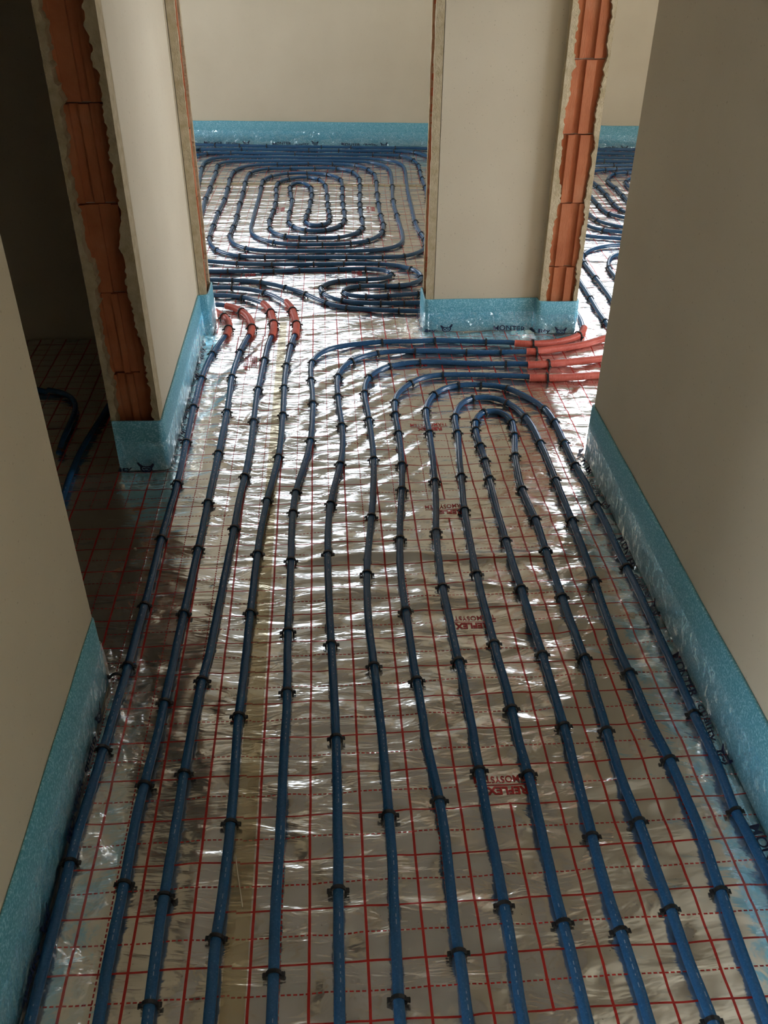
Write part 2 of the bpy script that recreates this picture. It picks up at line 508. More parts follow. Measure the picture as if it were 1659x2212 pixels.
# ---- raw wall ends: hollow bricks one by one, ragged plaster lips on both sides
def raw_end(wall, origin, ax, nrm, width, zbase, seed, ztop=CEIL, lipl=0.024, lipr=0.020, joint0=0.03, rec=0.0, T=T):
    """origin = floor point at the left edge of the end face, ax = along the face, nrm = out of it"""
    rnd = random.Random(seed)
    ax, nrm, o = Vector(ax), Vector(nrm), Vector(origin)
    def P(a, d, z): return o + ax * a + nrm * d + Vector((0, 0, z))
    flip = ax.cross(Vector((0, 0, 1))).dot(nrm) < 0
    def emit(name, V, F, mat, sm=False):
        if flip: F = [tuple(reversed(f)) for f in F]
        return mesh(name, V, F, mat, wall, sm)
    b0, b1 = 0.008, width - 0.006
    z = joint0 - 0.25
    k = 0
    while z < ztop - 0.02:
        za, zb = max(z + 0.0025, zbase), min(z + 0.2475, ztop)
        z += 0.25
        k += 1
        if zb - za < 0.02: continue
        # ribbed brick face: alternating flat ribs and grooves
        prof = [(b0, -0.006)]
        a = b0 + rnd.uniform(0.006, 0.022)
        deep = rnd.random() < 0.5
        while a < b1 - 0.012:
            d = -0.020 + rnd.uniform(-0.0015, 0.0015) if deep else -0.010 + rnd.uniform(-0.0015, 0.0015)
            wd = rnd.uniform(0.018, 0.040) if not deep else rnd.uniform(0.020, 0.034)
            e = min(a + wd, b1 - 0.006)
            prof += [(a, prof[-1][1]), (a + 0.0015, d), (e - 0.0005, d)]
            a = e
            deep = not deep
        prof += [(b1, prof[-1][1])]
        prof = sorted(prof, key=lambda t: t[0])
        V, F = [], []
        for (aa, dd) in prof:
            V += [P(aa, dd - rec, za), P(aa, dd - rec, zb), P(aa, -0.034 - rec, za), P(aa, -0.034 - rec, zb)]
        for i in range(len(prof) - 1):
            b = 4 * i
            F += [(b, b + 4, b + 5, b + 1), (b + 1, b + 5, b + 7, b + 3), (b, b + 2, b + 6, b + 4)]
        F += [(0, 1, 3, 2), (4 * len(prof) - 4, 4 * len(prof) - 2, 4 * len(prof) - 1, 4 * len(prof) - 3)]
        emit('brick', V, F, M_BRICK)
    # ragged plaster lips
    for side in (0, 1):
        n = int((ztop - zbase) / 0.006)
        V, F = [], []
        lip = lipl if side == 0 else lipr
        ph = rnd.uniform(0, 50)
        for i in range(n + 1):
            zz = zbase + (ztop - zbase) * i / n
            t = zz * 1.0 + ph
            w = lip + 0.016 * float(vnoise(np.array(t * 7.0), np.array(ph))) + 0.011 * float(vnoise(np.array(t * 26.0), np.array(ph + 9))) + 0.010 * float(vnoise(np.array(t * 110.0), np.array(ph + 4)))
            w = max(0.007, w)
            e = w if side == 0 else width - w
            s0 = 0.0 if side == 0 else width
            d = -0.001 + 0.002 * float(vnoise(np.array(t * 40), np.array(3.0)))
            V += [P(s0, 0, zz), P(e, d, zz), P(e, -0.024 - rec, zz), P(s0, -T - 0.002, zz)]
            if i:
                b = 4 * i
                q = [(b - 4, b - 3, b + 1, b), (b - 3, b - 2, b + 2, b + 1), (b, b + 3, b - 1, b - 4)]
                F += q if side == 0 else [tuple(reversed(x)) for x in q]
        F += [tuple(range(4 * n, 4 * n + 4))]
        emit('plaster_lip', V, F, M_RAW)

raw_end(wall_left_middle, (-0.605, 1.02, 0), (1, 0, 0), (0, -1, 0), 0.147, 0.0, 3, joint0=0.064, lipl=0.022, lipr=0.026, rec=0.035, T=0.065)
raw_end(wall_partition, (0.93, 2.02, 0), (1, 0, 0), (0, -1, 0), 0.155, 0.0, 21, lipl=0.028, lipr=0.018)
raw_end(wall_cross_left, (-0.42, 2.06, 0), (0, 1, 0), (1, 0, 0), 0.14, 0.0, 5, DOOR, lipl=0.016, lipr=0.014)
raw_end(wall_cross_right, (0.468, 2.2, 0), (0, -1, 0), (-1, 0, 0), 0.14, 0.0, 9, DOOR, lipl=0.014, lipr=0.03)

# ------------------------------------------------------------------ foil-faced insulation sheets
FAR_ROT = 0.045
m_main = mat_foil('foil_corridor', 0.4, 0.25)
m_left = mat_foil('foil_left_strip', -0.606, 0.254)
m_far1 = mat_foil('foil_far_front', 0.207, 2.777, False, 0.012)
m_far2 = mat_foil('foil_far_middle', 0.327, 3.831, False, 0.03)
m_far3 = mat_foil('foil_far_back', 0.25, 4.90, False, 0.06)
m_right = mat_foil('foil_right_room', 1.72, 3.76, True, 0.05)
def sheet(x0, x1, y0, y1, step, mat, lift, label):
    o = sheet_mesh('foil_insulation_sheet', x0, x1, y0, y1, step, mat, lift)
    return tag(o, label, 'insulation sheet', 'foil-faced floor insulation sheets')
far_edge = lambda x: FAR_Y + FAR_SLOPE * x - 0.006
s_left = sheet(-0.457, -0.112, -2.0, 2.055, 0.0085, m_left, 0.0, 'narrow foil insulation strip along the left corridor wall, under four sleeved pipes')
s_main = sheet(-0.131, 0.888, -2.0, 2.055, 0.0085, m_main, 0.0011, 'wide silver foil insulation sheet with red grid down the middle of the corridor')
sheet(-0.412, 0.462, 2.050, 2.27, 0.0085, m_main, 0.0004, 'foil insulation offcut filling the threshold of the far opening')
sheet(0.883, 1.098, 1.04, 2.012, 0.0085, m_main, 0.0005, 'glaring foil insulation offcut filling the threshold of the right doorway')
sheet(-0.63, -0.453, 0.105, 1.012, 0.0085, m_left, 0.0005, 'shadowed foil insulation offcut filling the threshold of the dark left doorway')
s_far1 = sheet(-2.55, 0.92, 2.205, 3.30, 0.0125, m_far1, 0.0005, 'foil insulation sheet just inside the far opening, under two hairpin pipe ends')
s_far2 = sheet(-2.55, 0.92, 3.29, 4.38, 0.0125, m_far2, 0.0012, 'foil insulation sheet under the middle of the oval pipe spiral')
s_far3 = sheet(-2.55, 0.92, 4.37, far_edge, 0.016, m_far3, 0.0005, 'foil insulation sheet beside the far wall under crowded parallel pipes')
s_right = sheet(1.09, 3.88, -0.7, far_edge, 0.02, m_right, 0.0001, 'bright foil insulation sheet in the room beyond the right doorway')
s_dark = sheet(-2.55, -0.612, -0.9, 2.05, 0.02, m_left, 0.0000, 'foil insulation sheet on the floor of the dark left room')

def ground_print(parent, V, F, x, y, ang, mat, name='printed_label'):
    c, s = math.cos(ang), math.sin(ang)
    X, Y = x + V[:, 0] * c - V[:, 1] * s, y + V[:, 0] * s + V[:, 1] * c
    Z = relief(X, Y) + 0.0022
    return mesh(name, np.stack([X, Y, Z], -1).tolist(), F, mat, parent)

t1, f1 = text_mesh('REFLEX', 0.030, 0.0011)
t2, f2 = text_mesh('TERMOSYSTEM', 0.0245, 0.0001)
def fit(V, w, h, cy):
    V = V.copy()
    a, b = V.min(0), V.max(0)
    V[:, 0] = (V[:, 0] - (a[0] + b[0]) / 2) * w / (b[0] - a[0])
    V[:, 1] = (V[:, 1] - (a[1] + b[1]) / 2) * h / (b[1] - a[1]) + cy
    V[:, 2] = 0
    return V
def label_at(parent, x, y, ang):
    A, B = fit(t1, 0.084, 0.0205, 0.0165), fit(t2, 0.128, 0.0175, -0.0135)
    bar = np.array([[-0.064 + 0.128 * i / 8, yy, 0] for yy in (0.0005, 0.0028) for i in range(9)])
    fb = [(i, i + 1, i + 10, i + 9) for i in range(8)]
    V = np.vstack([A, B, bar])
    F = list(f1) + [tuple(i + len(A) for i in q) for q in f2] + [tuple(i + len(A) + len(B) for i in q) for q in fb]
    ground_print(parent, V, F, x, y, ang, M_REDINK)
for yy in (-0.75, -0.25, 0.25, 0.75, 1.25, 1.75): label_at(s_main, 0.4, yy, math.pi)
label_at(s_left, -0.245, 1.80, -math.pi / 2)
for xx in (-0.305, 0.207, 0.70): label_at(s_far1, xx, 2.785 - 0.02 * xx, -math.pi / 2)
for xx in (-0.70, -0.196, 0.327): label_at(s_far2, xx, 3.845 - 0.03 * xx, -math.pi / 2)
label_at(s_right, 1.72, 3.757, math.pi)

def tape(pts_l, pts_r, n, label, lift=0.0022):
    V, F = [], []
    for i in range(n + 1):
        t = i / n
        a = Vector(pts_l[0]).lerp(Vector(pts_l[1]), t)
        b = Vector(pts_r[0]).lerp(Vector(pts_r[1]), t)
        for j in range(6):
            p = a.lerp(b, j / 5)
            V.append((p.x, p.y, float(relief(p.x, p.y)) + lift))
        if i:
            for j in range(5):
                k = 6 * i + j
                F.append((k - 6, k - 5, k + 1, k))
    return tag(mesh('seam_tape', V, F, M_TAPE, None, True), label, 'tape', 'tape over the sheet seams')
tape(((-0.147, -2.0), (-0.142, 2.2)), ((-0.101, -2.0), (-0.112, 2.2)), 300, 'clear brownish tape along the seam beside the left strip of corridor foil')
tape(((-2.5, 4.555), (0.9, 4.285)), ((-2.5, 4.605), (0.9, 4.335)), 200, 'brown tape crossing under the far end of the oval spiral')

# ------------------------------------------------------------------ perimeter foam strips with their film skirt and printing
def arc_path(pts, r=0.010, n=4):
    out = [Vector(pts[0])]
    for i in range(1, len(pts) - 1):
        a, b, c = Vector(pts[i - 1]), Vector(pts[i]), Vector(pts[i + 1])
        d1, d2 = (a - b).normalized(), (c - b).normalized()
        rr = min(r, (a - b).length * 0.45, (c - b).length * 0.45)
        p, q = b + d1 * rr, b + d2 * rr
        for k in range(n + 1):
            t = k / n
            out.append(p * (1 - t) ** 2 + b * 2 * t * (1 - t) + q * t * t)
    out.append(Vector(pts[-1]))
    return out
def densify(path, step):
    out = [path[0]]
    for a, b in zip(path, path[1:]):
        k = max(1, int((b - a).length / step))
        out += [a.lerp(b, (i + 1) / k) for i in range(k)]
    return out
def normals(path):
    ns = []
    for i in range(len(path)):
        d = (path[min(i + 1, len(path) - 1)] - path[max(i - 1, 0)]).normalized()
        ns.append(Vector((d.y, -d.x)))
    return ns
def film_profile(H, t=0.0090):
    return [(t + 0.0045, H * 0.62), (t + 0.0050, 0.055), (t + 0.0055, 0.03), (t + 0.008, 0.012), (0.024, 0.0085), (0.04, 0.0075), (0.07, 0.006), (0.105, 0.005)]
def prof_at(prof, s):
    for (a, b) in zip(prof, prof[1:]):
        l = math.hypot(b[0] - a[0], b[1] - a[1])
        if s <= l: return a[0] + (b[0] - a[0]) * s / l, a[1] + (b[1] - a[1]) * s / l
        s -= l
    return prof[-1]

# horned-head emblem as a few pen strokes in a unit box
EMBLEM = [[(0.05, 0.95), (0.16, 0.62), (0.30, 0.50)], [(0.92, 0.95), (0.85, 0.62), (0.72, 0.50)], [(0.05, 0.95), (0.24, 0.66), (0.38, 0.58), (0.62, 0.58), (0.78, 0.66), (0.92, 0.95)],
          [(0.22, 0.55), (0.20, 0.30), (0.34, 0.08), (0.50, 0.02), (0.66, 0.08), (0.80, 0.30), (0.78, 0.55)], [(0.30, 0.42), (0.42, 0.36)], [(0.58, 0.36), (0.70, 0.42)], [(0.40, 0.20), (0.50, 0.14), (0.62, 0.20)],
          [(0.34, 0.30), (0.50, 0.46), (0.66, 0.30)]]
def strokes(lines, w):
    V, F = [], []
    for ln in lines:
        b0 = len(V)
        pts = [Vector(p) for p in ln]
        for i, p in enumerate(pts):
            d = (pts[min(i + 1, len(pts) - 1)] - pts[max(i - 1, 0)]).normalized()
            n = Vector((-d.y, d.x)) * w / 2
            V += [tuple(p + n) + (0,), tuple(p - n) + (0,)]
            if i:
                k = b0 + 2 * i
                F.append((k - 2, k - 1, k + 1, k))
    return np.array(V), F
tm, fm = text_mesh('MONTER', 0.040, 0.0006)
tq, fq = text_mesh('quality', 0.034, 0.0006)
eV, eF = strokes(EMBLEM, 0.10)

def edge_strip(pts, H, label, texts=(), s_base=None, skirt=True, thick=0.0090, wob=0.0010, film_w=None):
    path = densify(arc_path(pts), 0.02)
    ns = normals(path)
    root = bpy.data.objects.new('edge_insulation_strip', None)
    C.objects.link(root)
    root.location = (path[0].x, path[0].y, 0)
    bpy.context.view_layer.update()
    off = Vector((path[0].x, path[0].y, 0))
    tag(root, label, 'foam strip', 'blue perimeter foam strips')
    V, F = [], []
    for i, (p, n) in enumerate(zip(path, ns)):
        h = H + 0.004 * float(vnoise(np.array(i * 0.13), np.array(H * 50)))
        w = 0.001 + wob * (0.5 + float(vnoise(np.array(i * 0.21), np.array(2.0))))
        sec = [(0.0006, 0.004), (thick, 0.004), (thick + w, h * 0.6), (thick + w * 0.6, h - 0.002), (thick * 0.7, h), (0.0012, h - 0.0005)]
        for (d, z) in sec:
            q = p + n * d
            V.append((q.x - off.x, q.y - off.y, z))
        if i:
            for j in range(6):
                a, b = 6 * i + j, 6 * i + (j + 1) % 6
                F.append((a - 6, a, b, b - 6))
    F += [tuple(range(5, -1, -1)), tuple(range(len(V) - 6, len(V)))]
    mesh('foam_band', V, [tuple(reversed(f)) for f in F], M_FOAM, root, True)
    if not skirt: return root
    prof = film_profile(H, thick)
    V, F = [], []
    m_ = len(prof)
    for i, (p, n) in enumerate(zip(path, ns)):
        for j, (d, z) in enumerate(prof):
            k1 = 0.006 * float(vnoise(np.array(i * 0.6), np.array(j * 1.7 + H * 90))) if 0 < j else 0
            q = p + n * (d + (abs(k1) if j < 4 else (0.02 if j == m_ - 1 else 0) * k1 * 60))
            V.append((q.x - off.x, q.y - off.y, z + (0.0015 * abs(k1) * 100 * 0.4 if j > 3 else 0)))
        if i:
            for j in range(m_ - 1):
                k = m_ * i + j
                F.append((k - m_, k - m_ + 1, k + 1, k))
    mesh('film_skirt', V, F, M_FILM, root, True)
    # printing on the film
    cum = [0.0]
    for a, b in zip(path, path[1:]): cum.append(cum[-1] + (b - a).length)
    def at(s):
        s = min(max(s, 0.0), cum[-1] - 1e-6)
        i = max(0, int(np.searchsorted(cum, s)) - 1)
        t = (s - cum[i]) / (cum[i + 1] - cum[i])
        return path[i].lerp(path[i + 1], t), ns[i].lerp(ns[i + 1], t).normalized()
    L = sum(math.hypot(b[0] - a[0], b[1] - a[1]) for a, b in zip(prof, prof[1:]))
    base = s_base if s_base is not None else 0.105
    for s0 in texts:
        parts = [(fit(tm, 0.135, 0.022, 0.011), fm, s0 + 0.0675), (fit(tq, 0.105, 0.022, 0.009), fq, s0 + 0.212), (eV * np.array([0.055, 0.034, 1]) - np.array([0.0275, 0.002, 0]), eF, s0 + 0.308)]
        for pv, pf, sc in parts:
            W = []
            for (x, y, _) in pv:
                s = sc + x
                p, n = at(s)
                d, z = prof_at(prof, max(0.0, base - y - 0.004 * math.sin(s * 31)))
                q = p + n * (d + 0.0022)
                W.append((q.x - off.x, q.y - off.y, z + 0.0022))
            mesh('printed_text', W, pf, M_INK, root)
    return root

Sl = 1.79
edge_strip([(XL, -1.7), (XL, 0.09), (-0.60, 0.09)], 0.200, 'tall blue foam strip along the near left wall, ending at the dark doorway', [0.88, 1.35], 0.108, thick=0.0050)
edge_strip([(-0.602, 1.02), (-0.458, 1.02), (-0.458, 2.06), (-0.42, 2.06), (-0.42, 2.2), (-0.55, 2.2)], 0.178, 'blue foam strip wrapped around the dark brick jamb and along the left wall', [-0.225, 0.28, 0.76], 0.110)
edge_strip([(0.468, 2.2), (0.468, 2.06), (0.93, 2.06), (0.93, 2.02), (1.085, 2.02), (1.085, 3.2)], 0.142, 'low blue foam strip folded around the wall pier between the two openings', [-0.085, 0.42], 0.086)
edge_strip([(1.045, 1.03), (XR, 1.03), (XR, -1.7)], 0.190, 'blue speckled foam strip along the right corridor wall', [0.145, 0.615, 1.085, 1.56, 2.03], 0.122)
def fpts(x0, x1): return [far_pt(x0).to_2d(), far_pt(x1).to_2d()]
edge_strip(fpts(-2.5, 0.915), 0.165, 'blue foam strip along the far wall of the spiral-pipe room', [1.7, 2.2, 2.7], 0.10)
edge_strip(fpts(1.09, 3.88), 0.160, 'blue foam strip along the far wall of the right-hand room', [0.85, 1.35], 0.10)

# ------------------------------------------------------------------ pipes
PIPES = {
 'p1': [-0.425,2.287,-0.402,2.255,-0.381,2.221,-0.364,2.185,-0.354,2.146,-0.35,2.107,-0.351,2.067,-0.357,2.027,-0.367,1.989,-0.376,1.95,-0.385,1.911,-0.393,1.872,-0.399,1.832,-0.404,1.793,-0.408,1.753,-0.411,1.713,-0.413,1.674,-0.415,1.634,-0.417,1.594,-0.418,1.554,-0.418,1.514,-0.418,1.474,-0.419,1.434,-0.419,1.394,-0.418,1.354,-0.418,1.315,-0.417,1.275,-0.416,1.235,-0.416,1.195,-0.415,1.155,-0.415,1.115,-0.414,1.075,-0.414,1.035,-0.413,0.995,-0.413,0.956,-0.414,0.916,-0.414,0.876,-0.415,0.836,-0.417,0.796,-0.418,0.756,-0.419,0.716,-0.421,0.676,-0.421,0.637,-0.422,0.597,-0.422,0.557,-0.422,0.517,-0.422,0.477,-0.422,0.437,-0.422,0.397,-0.423,0.357,-0.424,0.317,-0.425,0.277,-0.426,0.238,-0.426,0.198,-0.427,0.158,-0.428,0.118,-0.429,0.078,-0.431,0.038,-0.432,-0.002,-0.434,-0.042,-0.435,-0.081,-0.437,-0.121,-0.438,-0.161,-0.44,-0.201,-0.442,-0.241,-0.444,-0.281,-0.446,-0.321,-0.446,-0.36,-0.446,-0.4,-0.445,-0.44,-0.445,-0.48,-0.446,-0.52,-0.446,-0.56,-0.446,-0.6,-0.446,-0.64,-0.445,-0.68,-0.445,-0.719,-0.445,-0.759,-0.445,-0.799,-0.445,-0.839,-0.445,-0.879,-0.445,-0.919,-0.445,-0.959,-0.445,-0.999,-0.445,-1.039,-0.445,-1.078,-0.445,-1.118,-0.445,-1.158,-0.445,-1.198,-0.445,-1.238,-0.445,-1.278,-0.445,-1.318,-0.445,-1.358,-0.445,-1.398,-0.445,-1.438,-0.445,-1.477,-0.445,-1.517,-0.445,-1.557,-0.445,-1.597,-0.445,-1.637,-0.445,-1.677,-0.445,-1.717,-0.445,-1.757,-0.445,-1.797],
 'p2': [-0.92,2.385,-0.881,2.383,-0.841,2.382,-0.801,2.38,-0.762,2.378,-0.722,2.376,-0.682,2.374,-0.642,2.372,-0.603,2.371,-0.563,2.369,-0.523,2.367,-0.484,2.365,-0.444,2.363,-0.405,2.358,-0.37,2.338,-0.339,2.313,-0.314,2.283,-0.293,2.249,-0.277,2.213,-0.266,2.175,-0.258,2.136,-0.254,2.096,-0.256,2.056,-0.262,2.017,-0.271,1.978,-0.279,1.939,-0.285,1.9,-0.29,1.861,-0.293,1.821,-0.296,1.781,-0.299,1.742,-0.301,1.702,-0.302,1.662,-0.303,1.622,-0.303,1.583,-0.302,1.543,-0.301,1.503,-0.3,1.463,-0.3,1.424,-0.299,1.384,-0.299,1.344,-0.3,1.304,-0.3,1.265,-0.301,1.225,-0.302,1.185,-0.302,1.145,-0.303,1.106,-0.304,1.066,-0.305,1.026,-0.305,0.986,-0.306,0.947,-0.307,0.907,-0.308,0.867,-0.308,0.827,-0.309,0.788,-0.31,0.748,-0.311,0.708,-0.311,0.668,-0.312,0.629,-0.313,0.589,-0.314,0.549,-0.315,0.509,-0.316,0.47,-0.317,0.43,-0.318,0.39,-0.319,0.35,-0.32,0.311,-0.321,0.271,-0.322,0.231,-0.323,0.191,-0.323,0.152,-0.324,0.112,-0.325,0.072,-0.326,0.032,-0.327,-0.007,-0.327,-0.047,-0.328,-0.087,-0.33,-0.126,-0.333,-0.166,-0.335,-0.206,-0.337,-0.246,-0.339,-0.285,-0.339,-0.325,-0.339,-0.365,-0.338,-0.405,-0.338,-0.444,-0.338,-0.484,-0.339,-0.524,-0.339,-0.564,-0.339,-0.603,-0.337,-0.643,-0.336,-0.683,-0.335,-0.723,-0.335,-0.762,-0.335,-0.802,-0.335,-0.842,-0.335,-0.882,-0.335,-0.921,-0.335,-0.961,-0.335,-1.001,-0.335,-1.041,-0.335,-1.08,-0.335,-1.12,-0.335,-1.16,-0.335,-1.2,-0.335,-1.239,-0.335,-1.279,-0.335,-1.319,-0.335,-1.359,-0.335,-1.398,-0.335,-1.438,-0.335,-1.478,-0.335,-1.518,-0.335,-1.557,-0.335,-1.597,-0.335,-1.637,-0.335,-1.677,-0.335,-1.716,-0.335,-1.756,-0.335,-1.796],
 'p3': [-0.917,2.655,-0.88,2.641,-0.842,2.628,-0.805,2.614,-0.767,2.601,-0.73,2.587,-0.692,2.574,-0.655,2.56,-0.617,2.546,-0.58,2.533,-0.542,2.519,-0.505,2.506,-0.467,2.493,-0.429,2.483,-0.389,2.478,-0.351,2.468,-0.315,2.452,-0.282,2.428,-0.253,2.401,-0.227,2.372,-0.207,2.337,-0.193,2.3,-0.183,2.261,-0.176,2.222,-0.17,2.183,-0.166,2.143,-0.164,2.103,-0.165,2.064,-0.168,2.024,-0.173,1.985,-0.179,1.945,-0.183,1.906,-0.185,1.866,-0.187,1.826,-0.189,1.786,-0.191,1.746,-0.193,1.707,-0.194,1.667,-0.196,1.627,-0.197,1.587,-0.199,1.548,-0.201,1.508,-0.202,1.468,-0.202,1.428,-0.202,1.388,-0.202,1.348,-0.202,1.309,-0.202,1.269,-0.202,1.229,-0.202,1.189,-0.202,1.149,-0.203,1.11,-0.204,1.07,-0.205,1.03,-0.207,0.99,-0.209,0.95,-0.211,0.911,-0.214,0.871,-0.216,0.831,-0.218,0.791,-0.219,0.752,-0.22,0.712,-0.221,0.672,-0.223,0.632,-0.224,0.592,-0.226,0.553,-0.227,0.513,-0.229,0.473,-0.231,0.433,-0.232,0.393,-0.234,0.354,-0.236,0.314,-0.237,0.274,-0.239,0.234,-0.24,0.194,-0.242,0.155,-0.246,0.115,-0.249,0.075,-0.252,0.036,-0.253,-0.004,-0.255,-0.044,-0.256,-0.084,-0.257,-0.124,-0.258,-0.163,-0.259,-0.203,-0.259,-0.243,-0.259,-0.283,-0.26,-0.323,-0.26,-0.362,-0.261,-0.402,-0.261,-0.442,-0.262,-0.482,-0.262,-0.522,-0.261,-0.562,-0.26,-0.601,-0.259,-0.641,-0.258,-0.681,-0.257,-0.721,-0.257,-0.761,-0.257,-0.8,-0.257,-0.84,-0.257,-0.88,-0.257,-0.92,-0.257,-0.96,-0.257,-1,-0.257,-1.039,-0.257,-1.079,-0.257,-1.119,-0.257,-1.159,-0.257,-1.199,-0.257,-1.238,-0.257,-1.278,-0.257,-1.318,-0.257,-1.358,-0.257,-1.398,-0.257,-1.438,-0.257,-1.477,-0.257,-1.517,-0.257,-1.557,-0.257,-1.597,-0.257,-1.637,-0.257,-1.677,-0.257,-1.716,-0.257,-1.756,-0.257,-1.796],
 'p4': [-0.962,2.669,-0.922,2.662,-0.883,2.655,-0.844,2.648,-0.805,2.64,-0.765,2.633,-0.726,2.626,-0.687,2.619,-0.647,2.612,-0.608,2.605,-0.569,2.597,-0.529,2.59,-0.49,2.583,-0.45,2.58,-0.41,2.579,-0.371,2.575,-0.332,2.565,-0.295,2.551,-0.259,2.532,-0.226,2.51,-0.197,2.483,-0.172,2.452,-0.15,2.418,-0.13,2.384,-0.11,2.349,-0.097,2.311,-0.088,2.272,-0.081,2.233,-0.076,2.194,-0.072,2.154,-0.069,2.114,-0.07,2.074,-0.072,2.034,-0.078,1.995,-0.085,1.955,-0.089,1.916,-0.093,1.876,-0.096,1.836,-0.098,1.796,-0.101,1.756,-0.102,1.716,-0.104,1.676,-0.105,1.636,-0.105,1.596,-0.105,1.556,-0.104,1.517,-0.104,1.477,-0.104,1.437,-0.103,1.397,-0.103,1.357,-0.103,1.317,-0.104,1.277,-0.104,1.237,-0.104,1.197,-0.105,1.157,-0.106,1.117,-0.108,1.077,-0.11,1.037,-0.114,0.998,-0.118,0.958,-0.122,0.918,-0.126,0.878,-0.131,0.839,-0.134,0.799,-0.137,0.759,-0.14,0.719,-0.143,0.679,-0.145,0.639,-0.147,0.6,-0.148,0.56,-0.149,0.52,-0.15,0.48,-0.151,0.44,-0.151,0.4,-0.152,0.36,-0.153,0.32,-0.153,0.28,-0.154,0.24,-0.154,0.2,-0.154,0.16,-0.155,0.12,-0.155,0.08,-0.156,0.04,-0.157,0,-0.158,-0.04,-0.158,-0.079,-0.157,-0.119,-0.156,-0.159,-0.155,-0.199,-0.154,-0.239,-0.154,-0.279,-0.154,-0.319,-0.154,-0.359,-0.155,-0.399,-0.156,-0.439,-0.157,-0.479,-0.159,-0.519,-0.161,-0.559,-0.161,-0.599,-0.16,-0.639,-0.16,-0.678,-0.159,-0.718,-0.159,-0.758,-0.159,-0.798,-0.159,-0.838,-0.159,-0.878,-0.159,-0.918,-0.159,-0.958,-0.159,-0.998,-0.159,-1.038,-0.159,-1.078,-0.159,-1.118,-0.159,-1.158,-0.159,-1.198,-0.159,-1.238,-0.159,-1.278,-0.159,-1.318,-0.159,-1.358,-0.159,-1.398,-0.159,-1.437,-0.159,-1.477,-0.159,-1.517,-0.159,-1.557,-0.159,-1.597,-0.159,-1.637,-0.159,-1.677,-0.159,-1.717,-0.159,-1.757,-0.159,-1.797],
 'p5': [1.165,2.727,1.163,2.688,1.162,2.648,1.16,2.608,1.158,2.568,1.157,2.528,1.155,2.488,1.153,2.448,1.151,2.409,1.15,2.369,1.148,2.329,1.147,2.289,1.146,2.249,1.145,2.209,1.144,2.169,1.142,2.13,1.138,2.09,1.132,2.05,1.123,2.011,1.107,1.975,1.081,1.945,1.049,1.922,1.013,1.903,0.975,1.89,0.936,1.883,0.897,1.88,0.857,1.883,0.818,1.892,0.78,1.904,0.741,1.911,0.701,1.917,0.662,1.923,0.622,1.928,0.583,1.934,0.543,1.938,0.503,1.941,0.463,1.941,0.424,1.939,0.384,1.938,0.344,1.94,0.304,1.94,0.264,1.937,0.225,1.932,0.185,1.924,0.147,1.915,0.109,1.902,0.073,1.884,0.043,1.858,0.02,1.826,0.005,1.789,-0.004,1.75,-0.008,1.71,-0.008,1.67,-0.007,1.631,-0.006,1.591,-0.003,1.551,-0.001,1.511,-0,1.471,0.001,1.431,0.001,1.391,0,1.351,-0.001,1.312,-0.001,1.272,-0.003,1.232,-0.004,1.192,-0.007,1.152,-0.011,1.112,-0.015,1.073,-0.021,1.033,-0.027,0.994,-0.033,0.954,-0.04,0.915,-0.045,0.876,-0.05,0.836,-0.053,0.796,-0.055,0.756,-0.056,0.716,-0.057,0.677,-0.057,0.637,-0.057,0.597,-0.056,0.557,-0.056,0.517,-0.056,0.477,-0.056,0.437,-0.056,0.397,-0.056,0.357,-0.056,0.318,-0.057,0.278,-0.057,0.238,-0.056,0.198,-0.056,0.158,-0.055,0.118,-0.054,0.078,-0.054,0.038,-0.053,-0.002,-0.053,-0.042,-0.054,-0.081,-0.055,-0.121,-0.055,-0.161,-0.056,-0.201,-0.056,-0.241,-0.056,-0.281,-0.057,-0.321,-0.057,-0.361,-0.058,-0.401,-0.059,-0.44,-0.06,-0.48,-0.06,-0.52,-0.06,-0.56,-0.059,-0.6,-0.059,-0.64,-0.059,-0.68,-0.059,-0.72,-0.059,-0.76,-0.059,-0.8,-0.059,-0.839,-0.059,-0.879,-0.059,-0.919,-0.059,-0.959,-0.059,-0.999,-0.059,-1.039,-0.059,-1.079,-0.059,-1.119,-0.059,-1.159,-0.059,-1.199,-0.059,-1.238,-0.059,-1.278,-0.059,-1.318,-0.059,-1.358,-0.059,-1.398,-0.059,-1.438,-0.059,-1.478,-0.059,-1.518,-0.059,-1.558,-0.059,-1.597,-0.059,-1.637,-0.059,-1.677,-0.059,-1.717,-0.059,-1.757,-0.059,-1.797],
